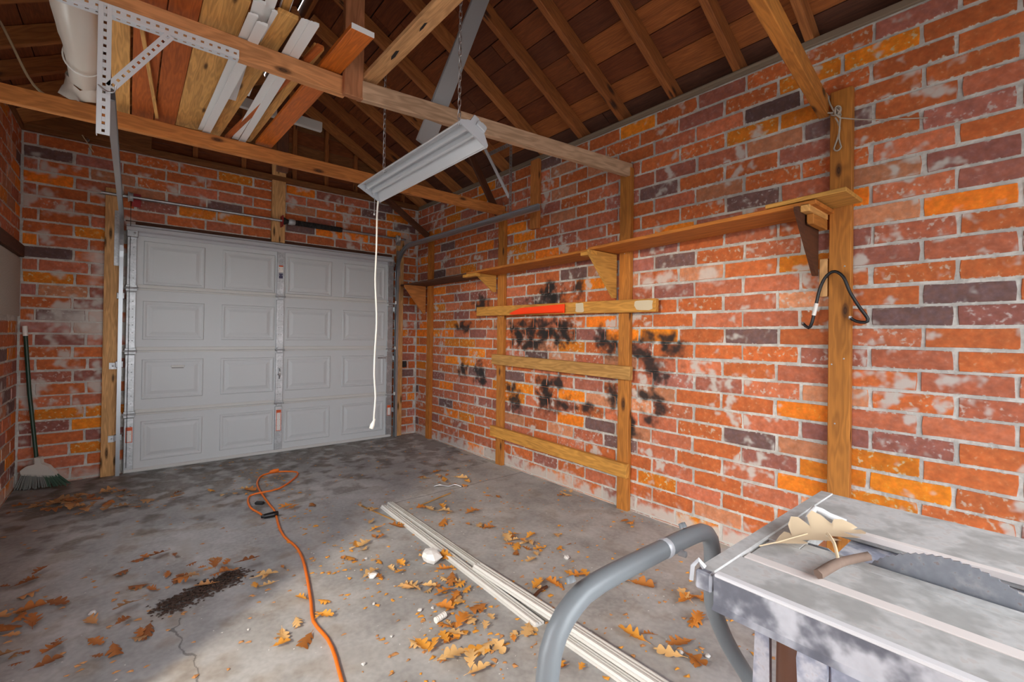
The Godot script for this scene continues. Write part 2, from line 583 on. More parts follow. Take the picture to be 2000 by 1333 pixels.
func make_materials() -> void:
	T_grain = [make_grain(31, 2), make_grain(41, 5), make_grain(51, 0)]
	T_grit = ImageTexture.create_from_image(noise(61, 0.06, 4).get_seamless_image(512, 512))
	T_blot = ImageTexture.create_from_image(noise(62, 0.012, 4).get_seamless_image(512, 512))
	M.pine = wood(Color8(198, 142, 82), 1)
	M.pine_pale = wood(Color8(236, 184, 124), 1)
	M.post = wood(Color8(200, 130, 52), 1)
	M.rail = wood(Color8(222, 162, 74), 0)
	M.rail_grey = wood(Color8(204, 156, 88), 2)
	M.shelf = wood(Color8(204, 126, 46), 2)
	M.gusset = wood(Color8(218, 162, 78), 2)
	M.rafter = wood(Color8(184, 116, 60), 0)
	M.rafter_b = wood(Color8(164, 98, 46), 1)
	M.tie = wood(Color8(222, 156, 102), 1)
	M.tie_red = wood(Color8(212, 136, 68), 1)
	M.tie_dusty = wood(Color8(206, 172, 142), 0)
	M.hanger = wood(Color8(186, 124, 84), 0)
	M.board_pale = wood(Color8(216, 166, 114), 0)
	M.dark_wood = wood(Color8(96, 54, 28), 2)
	M.plank_tan = wood(Color8(234, 178, 104), 1)
	M.plank_red = wood(Color8(220, 118, 34), 2, 0.5)
	M.plank_dark = wood(Color8(196, 102, 36), 2)
	M.roof = []
	for c in [Color8(128, 66, 28), Color8(140, 76, 34), Color8(112, 58, 28), Color8(98, 56, 36), Color8(172, 100, 46)]: M.roof.append(wood(c, rng.randi() % 3, 0.85))
	M.gable = wood(Color8(140, 90, 48), 2, 0.85)
	M.white_trim = plain(Color8(226, 226, 224), 0.45)
	M.white_trim_worn = plain(Color8(196, 195, 190), 0.6)
	M.white_floor = plain(Color8(214, 213, 209), 0.55)
	M.paint_old = plain(Color8(206, 192, 164), 0.8)
	M.grey_paint = plain(Color8(150, 150, 150), 0.6)
	M.door = plain(Color8(198, 203, 205), 0.5)
	M.door_band = plain(Color8(202, 203, 200), 0.55)
	var galv := make_dusty(91, Color(0.66, 0.67, 0.68), Color(0.74, 0.75, 0.76), 0.5, 0.0)
	M.galv = textured(galv, 0.42, 0.85, 2.0)
	M.galv_matt = textured(galv, 0.6, 0.4, 2.0)
	M.track = plain(Color8(172, 177, 182), 0.3, 0.8)
	M.perf = plain(Color8(216, 220, 224), 0.45, 0.25)
	M.black = plain(Color8(22, 22, 24), 0.35)
	M.black_matt = plain(Color8(30, 28, 28), 0.7)
	M.red = plain(Color8(150, 30, 34), 0.5)
	M.lamp_white = plain(Color8(204, 207, 210), 0.32, 0.1)
	M.lamp_side = plain(Color8(184, 187, 192), 0.45)
	M.chain = plain(Color8(190, 192, 194), 0.3, 0.9)
	M.cord_white = plain(Color8(236, 234, 226), 0.5)
	M.cord_orange = plain(Color8(236, 118, 26), 0.5)
	M.plastic_film = plain(Color8(216, 208, 196), 0.28)
	M.plastic_film.clearcoat_enabled = true
	M.plastic_film.clearcoat = 0.35
	M.plastic_film.clearcoat_roughness = 0.25
	M.orange_plastic = plain(Color8(255, 70, 8), 0.45)
	M.rope = plain(Color8(168, 158, 144), 0.9)
	M.wire = plain(Color8(196, 176, 140), 0.7)
	M.broom_green = plain(Color8(22, 58, 44), 0.4)
	M.broom_grey = plain(Color8(202, 198, 190), 0.6)
	M.bristle = plain(Color8(112, 112, 108), 0.85)
	M.bristle_green = plain(Color8(58, 82, 66), 0.85)
	M.label_white = plain(Color8(225, 222, 216), 0.6)
	M.label_bright = plain(Color8(246, 247, 248), 0.3)
	M.label_orange = plain(Color8(210, 88, 40), 0.6)
	M.label_dark = plain(Color8(62, 60, 92), 0.6)
	M.pipe = plain(Color8(134, 140, 143), 0.40, 0.05)
	M.saw_top = textured(make_dusty(101, Color(0.72, 0.72, 0.705), Color(0.86, 0.86, 0.85), 0.55, 0.10), 0.7, 0.0, 1.6)
	M.saw_rail = textured(make_dusty(103, Color(0.46, 0.47, 0.51), Color(0.90, 0.91, 0.93), 0.66, 0.0), 0.45, 0.0, 2.0)
	M.saw_body = textured(make_dusty(105, Color(0.66, 0.68, 0.75), Color(0.90, 0.90, 0.92), 0.70, 0.1), 0.6, 0.0, 3.0)
	M.saw_slot = plain(Color8(244, 236, 230), 0.9)
	M.saw_dark = plain(Color8(92, 66, 48), 0.8)
	M.blade = textured(make_dusty(107, Color(0.58, 0.60, 0.63), Color(0.72, 0.72, 0.73), 0.4, 0.3), 0.45, 0.3, 3.0)
	M.motor = plain(Color8(112, 72, 52), 0.45)
	M.leaf = []
	for c in [Color8(218, 150, 54), Color8(222, 178, 116), Color8(198, 124, 44), Color8(208, 166, 108), Color8(172, 108, 46)]:
		var m := plain(c, 0.75)
		m.backlight_enabled = true
		m.backlight = Color(0.18, 0.12, 0.05)
		M.leaf.append(m)
	M.leaf_dark = []
	for c in [Color8(164, 98, 42), Color8(138, 82, 40), Color8(188, 134, 82), Color8(154, 114, 74)]: M.leaf_dark.append(plain(c, 0.8))
	M.soil = bumpy(plain(Color8(66, 48, 38), 0.95), T_grit, 0.3)
	M.bark = bumpy(plain(Color8(138, 116, 102), 0.9), T_grit, 0.2)
	M.paper = plain(Color8(232, 232, 230), 0.8)
	M.cardboard = plain(Color8(226, 202, 166), 0.85)
	M.stone = plain(Color8(206, 204, 200), 0.85)
	M.concrete_out = bumpy(plain(Color8(176, 174, 168), 0.9), T_grit, 0.2)
	M.mortar_back = bumpy(plain(Color8(176, 170, 160), 0.95), T_grit, 0.25)
	M.conduit = plain(Color8(128, 112, 94), 0.8)
	M.sheath = plain(Color8(120, 100, 84), 0.9)
	var fl := plain(Color.WHITE, 0.85)
	fl.albedo_texture = make_floor()
	M.floor = bumpy(fl, T_grit, 0.12)
	var atlas := make_bricks()
	# marks seen on the right wall: [z, y, half width, half height]
	var soot := [[2.32, 1.61, 0.08, 0.06], [2.38, 1.55, 0.07, 0.05], [2.29, 1.5, 0.18, 0.03], [2.15, 1.29, 0.26, 0.06], [2.25, 1.22, 0.21, 0.05], [2.12, 1.14, 0.16, 0.04], [2.46, 1.22, 0.1, 0.05], [1.93, 1.22, 0.1, 0.06], [2.52, 1.32, 0.08, 0.03], [2.87, 1.24, 0.04, 0.04], [2.92, 1.18, 0.07, 0.04], [2.96, 1.11, 0.05, 0.04], [3.27, 1.21, 0.05, 0.03], [3.43, 1.21, 0.05, 0.04], [3.46, 1.16, 0.06, 0.02], [3.22, 1.12, 0.07, 0.04], [3.34, 1.03, 0.1, 0.05], [3.38, 0.94, 0.03, 0.03], [3.27, 0.82, 0.06, 0.03], [3.4, 0.76, 0.03, 0.02], [3.31, 0.67, 0.04, 0.03], [3.14, 0.6, 0.04, 0.05], [3.16, 0.55, 0.04, 0.04], [2.27, 0.82, 0.07, 0.06], [2.3, 0.73, 0.07, 0.07], [2.29, 0.64, 0.06, 0.05], [2.44, 0.84, 0.05, 0.05], [2.5, 0.66, 0.11, 0.04], [1.85, 0.72, 0.07, 0.05], [2.99, 0.8, 0.02, 0.07], [1.35, 0.84, 0.07, 0.07], [1.38, 0.75, 0.06, 0.05], [1.04, 0.85, 0.06, 0.06], [1.03, 1.3, 0.11, 0.04], [1.35, 1.5, 0.09, 0.07], [2.65, 1.61, 0.05, 0.05], [2.79, 0.66, 0.07, 0.03], [1.89, 0.59, 0.07, 0.06]]
	var pale := [[3.41, 1.6, 0.06, 0.04], [3.71, 1.59, 0.06, 0.03], [3.28, 1.6, 0.04, 0.04]]
	var marks_r := make_marks(201, 6.0, 1536, 768, true, soot, pale, 0.8)
	var marks_b := make_marks(211, 6.0, 1024, 512, false, [], [[0.55, 1.72, 0.12, 0.10], [0.42, 1.30, 0.2, 0.06], [0.52, 1.2, 0.15, 0.05]], 0.6)
	for side in ["r", "b"]:
		var marks: ImageTexture = marks_r if side == "r" else marks_b
		var bm := plain(Color.WHITE, 0.82)
		bm.albedo_texture = atlas
		var mm := plain(Color8(206, 202, 195), 0.95)
		mm.albedo_texture = make_dusty(121, Color(0.86, 0.86, 0.86), Color(1, 1, 1), 0.5, 0.0)
		mm.uv1_triplanar = true
		mm.uv1_world_triplanar = true
		mm.uv1_scale = Vector3.ONE * 1.3
		bumpy(mm, T_grit, 0.35)
		for m in [bm, mm]:
			m.detail_enabled = true
			m.detail_albedo = marks
			m.detail_uv_layer = BaseMaterial3D.DETAIL_UV_2
			m.detail_blend_mode = BaseMaterial3D.BLEND_MODE_MIX
			m.uv2_triplanar = true
			m.uv2_world_triplanar = true
			m.uv2_triplanar_sharpness = 20.0
			m.uv2_scale = Vector3(1.0 / 6.0, 1.0 / 3.0, 1.0 / 6.0)
			if side == "b": m.uv2_offset = Vector3(0.56, 0, 0)
		M["brick_" + side] = bm
		M["mortar_" + side] = mm
	make_brick_meshes()

# ------------------------------------------------------------------ bricks
func make_brick_meshes() -> void:
	var g := RandomNumberGenerator.new()
	g.seed = 404
	for i in atlas_uv.size():
		var uvr: Rect2 = atlas_uv[i]
		var hx := (BL - 0.0115) / 2.0
		var hy := (CH - 0.0125) / 2.0
		var per := []
		for p in [[-1, -1], [-0.35, -1], [0.3, -1], [1, -1], [1, 0.1], [1, 1], [0.4, 1], [-0.3, 1], [-1, 1], [-1, -0.1]]:
			var corner: bool = absf(p[0]) == 1 and absf(p[1]) == 1
			var inx := g.randf_range(0.0, 0.006 if corner else 0.002) if absf(p[0]) == 1 else g.randf_range(-0.02, 0.02)
			var iny := g.randf_range(-0.0015, 0.004 if corner else 0.003) if absf(p[1]) == 1 else 0.0
			per.append(Vector2(p[0] * hx - signf(p[0]) * inx, p[1] * hy - signf(p[1]) * iny))
		var st := new_st()
		var n := per.size()
		var cen := Vector3(0, 0, g.randf_range(-0.0005, 0.001))
		var uvp := func(p: Vector2) -> Vector2:
			return uvr.position + Vector2(clampf(0.5 + p.x / (2.0 * hx) * 0.97, 0.01, 0.99), clampf(0.5 - p.y / (2.0 * hy) * 0.95, 0.03, 0.97)) * uvr.size
		var tilt := g.randf_range(-0.01, 0.01)
		for k in n:
			var a: Vector2 = per[k]
			var b: Vector2 = per[(k + 1) % n]
			var ia := a - a.normalized() * 0.0022
			var ib := b - b.normalized() * 0.0022
			var a0 := Vector3(ia.x, ia.y, ia.x * tilt)
			var b0 := Vector3(ib.x, ib.y, ib.x * tilt)
			var a1 := Vector3(a.x, a.y, -0.003)
			var b1 := Vector3(b.x, b.y, -0.003)
			var a2 := Vector3(a.x, a.y, -0.03)
			var b2 := Vector3(b.x, b.y, -0.03)
			var out := Vector3(a.x + b.x, (a.y + b.y) * 3.0, 0)
			tri(st, cen, a0, b0, Vector3(0, 0, 1), uvp.call(Vector2.ZERO), uvp.call(ia), uvp.call(ib))
			quad(st, a0, b0, b1, a1, out + Vector3(0, 0, 0.1), uvp.call(ia), uvp.call(ib), uvp.call(b), uvp.call(a))
			quad(st, a1, b1, b2, a2, out, uvp.call(a), uvp.call(b), uvp.call(b), uvp.call(a))
		brick_mesh.append(done(st))

func pick(g: RandomNumberGenerator, weights: Dictionary) -> int:
	var sum := 0.0
	for k in weights: sum += weights[k]
	var t := g.randf() * sum
	for k in weights:
		t -= weights[k]
		if t <= 0.0:
			var l: Array = brick_class[k]
			return l[g.randi() % l.size()]
	return 0

# list of bricks: [u along wall, y, length, mesh index]
func courses(g: RandomNumberGenerator, u0: float, u1: float, heads: Array, y_lo: float, y_hi: float, weights: Callable, skip: Callable) -> Array:
	var out := []
	for n in range(-15, 16):
		var y := ROW0 + (n + 0.5) * CH
		if y + CH * 0.5 < y_lo or y + CH * 0.45 > y_hi: continue
		var base: float = heads[posmod(n, 2)] + g.randf_range(-0.008, 0.008)
		var k := floori((u0 - base) / BL)
		while base + k * BL < u1:
			var a := maxf(base + k * BL, u0)
			var b := minf(base + (k + 1) * BL, u1)
			k += 1
			if b - a < 0.04: continue
			var c := (a + b) * 0.5
			if skip.call(a, b, y): continue
			out.append([c + g.randf_range(-0.003, 0.003), y + g.randf_range(-0.0015, 0.0015), b - a, pick(g, weights.call(c, y))])
	return out

func lay(wall: Node3D, bricks: Array, frame: Callable, m: Material, singles: int, centre: Vector2) -> void:
	bricks.sort_custom(func(p, q): return Vector2(p[0], p[1] * 0.8).distance_squared_to(centre) < Vector2(q[0], q[1] * 0.8).distance_squared_to(centre))
	var st := SurfaceTool.new()
	var rest := 0
	for i in bricks.size():
		var b: Array = bricks[i]
		var xf: Transform3D = frame.call(b[0], b[1])
		var s: float = (b[2] - 0.0115) / (BL - 0.0115)
		if absf(s - 1.0) > 0.001: xf.basis = xf.basis * Basis.from_scale(Vector3(s, 1, 1))
		if i % 3 == 1: xf.basis = xf.basis * Basis(Vector3(0, 0, 1), PI)
		if i < singles:
			part(wall, "brick", brick_mesh[b[3]], m, xf)
		else:
			st.append_from(brick_mesh[b[3]], 0, xf)
			rest += 1
	if rest:
		var o := part(wall, "brick_courses", st.commit(), m)
		o.set_meta("kind", "stuff")

func build_walls() -> void:
	var g := RandomNumberGenerator.new()
	g.seed = 909
	# right wall
	var wr := struct("wall_right", cbox(Vector3(0.2, 3.0, ZN + 0.4), 0.0), M.mortar_r, "long brick wall behind the timber rack and shelf", at(0.1045, WT - 1.5, ZN / 2))
	var wfun := func(_z: float, _y: float) -> Dictionary:
		return BRICK_MIX
	var none := func(_a, _b, _y): return false
	var br := courses(g, 0.005, 6.2, [4.5025, 4.387], -0.05, WT + 0.05, wfun, none)
	var fr := func(z: float, y: float) -> Transform3D:
		return Transform3D(Basis(Vector3(0, 0, 1), Vector3(0, 1, 0), Vector3(-1, 0, 0)), Vector3(0.0 + g.randf_range(-0.0015, 0.0015) - y * 0.0 + wr.position.x * 0.0, y, z) - wr.position)
	lay(wr, br, fr, M.brick_r, 300, Vector2(3.9, 1.1))
	# back wall, with the doorway cut out
	var bw := struct_node("wall_back", "brick wall around the big sectional door with board gable above")
	bw.position = Vector3(0, 0, 0)
	var mort := new_st()
	for r in [[XL - 0.2, -2.72, -0.2, WT], [-0.34, 0.2, -0.2, WT], [-2.72, -0.34, 2.10, WT]]:
		add_cbox(mort, Vector3(r[1] - r[0], r[3] - r[2], 0.2), 0.0, at((r[0] + r[1]) / 2, (r[2] + r[3]) / 2, -0.1045))
	part(bw, "mortar", done(mort), M.mortar_b)
	var wb := func(_x: float, _y: float) -> Dictionary:
		return BRICK_MIX
	var hole := func(a, b, y): return y < 2.16 and b > -2.74 and a < -0.30 and (a + b) / 2 > -2.78 and (a + b) / 2 < -0.28
	var bb := courses(g, XL + 0.005, -0.005, [-3.27, -3.063], -0.05, WT + 0.02, wb, hole)
	var fb := func(x: float, y: float) -> Transform3D:
		return Transform3D(Basis(), Vector3(x, y, g.randf_range(-0.0015, 0.0015)))
	lay(bw, bb, fb, M.brick_b, 300, Vector2(-2.6, 1.9))
	# the left wall, pierced by the side doorway the light comes through
	var wl := struct_node("wall_left", "side brick wall beside the broom")
	mort = new_st()
	for r in [[-0.2, WZ0, -0.2, WT], [WZ1, 3.62, -0.2, WT], [WZ0, WZ1, -0.2, WY0], [WZ0, WZ1, WY1, WT], [4.43, ZN + 0.2, -0.2, WT], [3.62, 4.43, 2.03, WT]]:
		add_cbox(mort, Vector3(0.2, r[3] - r[2], r[1] - r[0]), 0.0, at(XL - 0.1045, (r[2] + r[3]) / 2, (r[0] + r[1]) / 2))
	part(wl, "mortar", done(mort), M.mortar_b)
	var wlf := func(_z: float, _y: float) -> Dictionary:
		return BRICK_MIX
	var patch := func(a, b, y): return (a < 4.43 and b > 3.62 and y < 2.1) or (a < WZ1 and b > WZ0 and y > WY0 - 0.03 and y < WY1 + 0.05) or ((y > 1.30 and y < 1.86) and a < 1.1)
	var bl := courses(g, 0.01, 6.2, [0.2, 0.06], -0.05, WT + 0.02, wlf, patch)
	var fl := func(z: float, y: float) -> Transform3D:
		return Transform3D(Basis(Vector3(0, 0, -1), Vector3(0, 1, 0), Vector3(1, 0, 0)), Vector3(XL + g.randf_range(-0.0015, 0.0015), y, z))
	lay(wl, bl, fl, M.brick_b, 90, Vector2(0.2, 1.1))
	part(wl, "cement_patch", cbox(Vector3(0.012, 0.44, 1.08), 0.002), M.mortar_back, at(XL + 0.002, 1.53, 0.55), "grey cement patch")
	part(wl, "nailing_strip", cbox(Vector3(0.03, 0.09, 1.1), 0.003), M.dark_wood, at(XL + 0.012, 1.805, 0.56), "dark timber strip let into the bricks")
	var wn1 := struct_node("window_1", "wide side window in the left wall")
	var gl := plain(Color(1, 1, 1, 0.06), 0.02)
	gl.transparency = BaseMaterial3D.TRANSPARENCY_ALPHA
	for k in 3: part(wn1, "pane", cbox(Vector3(0.006, WY1 - WY0 - 0.06, (WZ1 - WZ0) / 3.0 - 0.05), 0.0), gl, at(XL - 0.10, (WY0 + WY1) / 2, WZ0 + (k + 0.5) * (WZ1 - WZ0) / 3.0))
	for k in 4: part(wn1, "mullion", cbox(Vector3(0.06, WY1 - WY0, 0.045), 0.003), M.white_trim_worn, at(XL - 0.10, (WY0 + WY1) / 2, WZ0 + 0.02 + k * (WZ1 - WZ0 - 0.04) / 3.0))
	for y in [WY0 + 0.02, WY1 - 0.02]: part(wn1, "rail", cbox(Vector3(0.06, 0.04, WZ1 - WZ0), 0.003), M.white_trim_worn, at(XL - 0.10, y, (WZ0 + WZ1) / 2))
	# wall behind the camera: open to the yard over most of its width
	var wn := struct_node("wall_near", "wall behind the viewer with its wide opening")
	mort = new_st()
	for r in [[XL - 0.2, -2.75, -0.2, 3.9], [-0.55, 0.2, -0.2, 3.9], [-2.75, -0.55, 2.15, 3.9]]:
		add_cbox(mort, Vector3(r[1] - r[0], r[3] - r[2], 0.2), 0.0, at((r[0] + r[1]) / 2, (r[2] + r[3]) / 2, ZN + 0.1))
	part(wn, "masonry", done(mort), M.mortar_back)
	# floor slab and yard outside
	var st := new_st()
	var f0 := Vector3(XL, 0, 0)
	quad(st, Vector3(XL, 0, 0), Vector3(0.01, 0, 0), Vector3(0.01, 0, 7.0), Vector3(XL, 0, 7.0), Vector3.UP, Vector2(0, 0), Vector2(1, 0), Vector2(1, 1), Vector2(0, 1))
	quad(st, Vector3(XL, -0.1, 0), Vector3(0.01, -0.1, 0), Vector3(0.01, -0.1, 7.0), Vector3(XL, -0.1, 7.0), Vector3.DOWN)
	for e in [[Vector3(XL, 0, 0), Vector3(0.01, 0, 0), Vector3(0, 0, -1)], [Vector3(XL, 0, 7.0), Vector3(0.01, 0, 7.0), Vector3(0, 0, 1)], [Vector3(XL, 0, 0), Vector3(XL, 0, 7), Vector3(-1, 0, 0)], [Vector3(0.01, 0, 0), Vector3(0.01, 0, 7), Vector3(1, 0, 0)]]:
		quad(st, e[0], e[1], e[1] - Vector3(0, 0.1, 0), e[0] - Vector3(0, 0.1, 0), e[2])
	struct("floor", done(st), M.floor, "stained grey concrete floor slab strewn with leaves")
	struct("yard", cbox(Vector3(60, 0.2, 60), 0.0), M.concrete_out, "concrete yard outside the garage", at(-2, -0.25, 3))
	# low cement kerb at the foot of the right wall
	var cst := new_st()
	var prof := PackedVector2Array([Vector2(0, 0), Vector2(0.055, 0), Vector2(0.05, 0.012), Vector2(0.022, 0.03), Vector2(0.0, 0.045)])
	var path := PackedVector3Array()
	var zz := 0.4
	while zz < 6.2:
		path.append(Vector3(0.004 + g.randf_range(-0.006, 0.0), g.randf_range(-0.008, 0.004), zz))
		zz += 0.11
	add_sweep(cst, prof, path, Vector3(-1, 0, 0))
	struct("trim_1", done(cst), M.mortar_back, "rough cement fillet along the foot of the right wall")

# ------------------------------------------------------------------ roof
func roof_y(x: float) -> float:
	return WT + 0.035 + SL * (minf(-x, x - XL))

func build_roof() -> void:
	var g := RandomNumberGenerator.new()
	g.seed = 515
	var c := struct_node("ceiling", "open timber roof of rafters under dark boards")
	var rise := SL * -RIDGE_X
	var ang := atan(SL)
	var rd := 0.10            # rafter depth
	# rafters, at the places where they land on the right wall
	var zs := [0.06, 0.47, 0.88, 1.29, 1.69, 2.10, 2.50, 2.66 + 0.23, 3.29, 3.69, 4.09, 4.50, 4.9, 5.3, 5.7, 6.1, 6.5]
	zs = [0.05, 0.44, 0.83, 1.23, 1.69, 2.22, 2.66, 3.05, 3.455, 3.865, 4.235, 4.63, 5.03, 5.43, 5.83, 6.23, 6.63]
	for z in zs:
		for s in [-1, 1]:
			var foot := Vector3(0.06 if s > 0 else XL - 0.06, 0, z)
			foot.y = WT + 0.03 - 0.06 * SL
			var head := Vector3(RIDGE_X + 0.02 * s, 0, z)
			head.y = WT + 0.03 + rise - 0.012
			var up := Vector3(s * sin(ang), cos(ang), 0)
			var a := foot + up * rd / 2
			var b := head + up * rd / 2
			part(c, "rafter", beam(a, b, rd, 0.042), M.rafter if g.randf() < 0.6 else M.rafter_b, along(a, b, up))
	var ra := Vector3(RIDGE_X, WT + rise + 0.10, -0.1)
	part(c, "ridge_board", beam(ra, ra + Vector3(0, 0, ZN + 0.2), 0.15, 0.03), M.rafter_b, along(ra, ra + Vector3(0, 0, ZN + 0.2)))
	# roof boards laid across the rafters
	var len := sqrt(RIDGE_X * RIDGE_X + rise * rise) + 0.14
	var bw := 0.168
	for s in [-1, 1]:
		var up := Vector3(s * sin(ang), cos(ang), 0)
		var dn := Vector3(s * cos(ang), -sin(ang), 0)
		var top := Vector3(RIDGE_X, WT + 0.03 + rise, 0) + up * (rd + 0.012)
		for k in int(len / bw) + 1:
			var o := top + dn * ((k + 0.5) * bw)
			var z := -0.15
			while z < ZN + 0.2:
				var l := g.randf_range(1.7, 3.2)
				var z2 := minf(z + l, ZN + 0.25)
				var a := o + Vector3(0, 0, z + 0.002)
				var b := o + Vector3(0, 0, z2 - 0.002)
				part(c, "roof_board", beam(a, b, 0.02, bw - g.randf_range(0.003, 0.010), 0.002), M.roof[g.randi() % 5], along(a, b, up))
				z = z2
		var cc := top + dn * (len / 2) + up * 0.03
		part(c, "roof_felt", cbox(Vector3(ZN + 0.6, 0.02, len + 0.1), 0.0), M.black_matt, along(cc + Vector3(0, 0, -0.2), cc + Vector3(0, 0, ZN + 0.3), up))
	# wall plates
	part(c, "wall_plate", cbox(Vector3(0.12, 0.035, ZN + 0.1), 0.003), M.conduit, at(0.045, WT + 0.018, ZN / 2))
	part(c, "wall_plate", cbox(Vector3(0.12, 0.035, ZN + 0.1), 0.003), M.gable, at(XL - 0.045, WT + 0.018, ZN / 2))
	# tie beams across the room: the nearer one is lapped at the hanger
	var t1 := [[Vector3(XL + 0.01, 2.397, 2.865), Vector3(-1.925, 2.397, 2.865), M.tie], [Vector3(-1.875, 2.392, 2.895), Vector3(-0.01, 2.385, 3.135), M.tie_dusty]]
	for t in t1: part(c, "tie_beam", beam(t[0], t[1], 0.09, 0.04), t[2], along(t[0], t[1]))
	var ta := Vector3(XL + 0.01, 2.385, 1.71)
	part(c, "tie_beam", beam(ta, Vector3(-0.01, 2.385, 1.71), 0.088, 0.04), M.tie_red, along(ta, Vector3(-0.01, 2.385, 1.71)))
	# the nearest tie, lashed to the near post
	ta = Vector3(-0.045, 2.37, 4.315)
	var tb := Vector3(-1.75, 2.37, 4.50)
	part(c, "tie_beam", beam(ta, tb, 0.09, 0.045), M.post, along(ta, tb))
	# hangers from ridge to ties
	for h in [[-1.897, 2.345, 3.55, 2.900, 0.092, M.hanger], [-1.92, 2.31, 3.5, 1.668, 0.07, M.dark_wood]]:
		var a := Vector3(h[0], h[1], h[3])
		var b := Vector3(h[0], h[2], h[3])
		part(c, "hanger", beam(a, b, h[4], 0.035), h[5], along(a, b, Vector3(1, 0, 0)))
	# knee braces to the wall posts, a grey-painted strut, a pale block on the far collar
	for k in [[Vector3(-0.04, 2.36, 1.655), Vector3(-0.42, 2.93, 1.655), 0.07, M.dark_wood], [Vector3(-0.04, 2.36, 0.33), Vector3(-0.62, 2.73, 0.33), 0.07, M.dark_wood], [Vector3(-1.525, 2.215, 2.925), Vector3(-1.095, 3.37, 2.925), 0.095, M.grey_paint]]:
		part(c, "strut", beam(k[0], k[1], k[2], 0.025), k[3], along(k[0], k[1], Vector3(1, 0, 0)))
	var ca := Vector3(-2.3, 2.915, 1.20)
	part(c, "collar_tie", beam(ca, Vector3(-1.525, 2.895, 1.20), 0.075, 0.04), M.white_trim_worn, along(ca, Vector3(-1.525, 2.895, 1.20)))
	# gable end: boards with studs in front
	var gb := get_node("wall_back")
	var y := WT
	while y < WT + rise + 0.1:
		var half := (RIDGE_X - XL) * (1.0 - maxf(0.0, y - WT - 0.05) / (rise + 0.10)) + 0.12
		if half < 0.05: break
		part(gb, "gable_board", cbox(Vector3(half * 2, 0.148, 0.02), 0.003), M.gable if g.randf() < 0.6 else M.roof[g.randi() % 3], at(RIDGE_X, y + 0.075, -0.06))
		y += 0.15
	for x in [-3.1, -2.68, -2.27, -1.88, -1.42, -1.10, -0.78, -0.46, -0.2]:
		var h := roof_y(x) - WT + 0.02
		part(gb, "gable_stud", cbox(Vector3(0.04, h, 0.045), 0.003), M.rafter_b, at(x, WT + h / 2, -0.025))
	part(gb, "plate_board", cbox(Vector3(-XL - 0.02, 0.055, 0.09), 0.004), M.gable, at(XL / 2, WT + 0.028, -0.005))
	part(gb, "plate_board", cbox(Vector3(0.75, 0.13, 0.03), 0.004), M.gable, at(-2.96, WT + 0.10, 0.035))
	# lintel over the big door
	part(gb, "lintel", cbox(Vector3(2.42, 0.07, 0.11), 0.004), M.dark_wood, at(-1.54, 2.118, -0.058))

# ------------------------------------------------------------------ garage door
func panel_mesh(w: float, h: float) -> ArrayMesh:
	var st := new_st()
	var rings := [[0.0, 0.0], [0.006, 0.007], [0.018, 0.007], [0.030, 0.0015], [0.042, 0.0015], [0.068, 0.008]]
	for i in rings.size() - 1:
		var a: Array = rings[i]
		var b: Array = rings[i + 1]
		var pa := [Vector3(-w / 2 + a[0], -h / 2 + a[0], a[1]), Vector3(w / 2 - a[0], -h / 2 + a[0], a[1]), Vector3(w / 2 - a[0], h / 2 - a[0], a[1]), Vector3(-w / 2 + a[0], h / 2 - a[0], a[1])]
		var pb := [Vector3(-w / 2 + b[0], -h / 2 + b[0], b[1]), Vector3(w / 2 - b[0], -h / 2 + b[0], b[1]), Vector3(w / 2 - b[0], h / 2 - b[0], b[1]), Vector3(-w / 2 + b[0], h / 2 - b[0], b[1])]
		for k in 4: quad(st, pa[k], pa[(k + 1) % 4], pb[(k + 1) % 4], pb[k], Vector3(0, 0, 1))
	var e: Array = rings[-1]
	var x: float = w / 2 - e[0]
	var y: float = h / 2 - e[0]
	quad(st, Vector3(-x, -y, e[1]), Vector3(x, -y, e[1]), Vector3(x, y, e[1]), Vector3(-x, y, e[1]), Vector3(0, 0, 1))
	return done(st)

func perforated(length: float, width: float, holes: int) -> ArrayMesh:
	# flat strap along x with real square holes
	var st := new_st()
	var hw := 0.009
	for s in [-1, 1]: add_cbox(st, Vector3(length, (width - hw) / 2, 0.0025), 0.0005, at(0, s * (width + hw) / 4, 0))
	var pitch := length / holes
	for i in holes + 1:
		var x := -length / 2 + i * pitch
		var l := pitch - 0.011
		var x0 := maxf(x - l / 2, -length / 2)
		var x1 := minf(x + l / 2, length / 2)
		if x1 - x0 > 0.001: add_cbox(st, Vector3(x1 - x0, hw, 0.0024), 0.0, at((x0 + x1) / 2, 0, 0))
	return done(st)

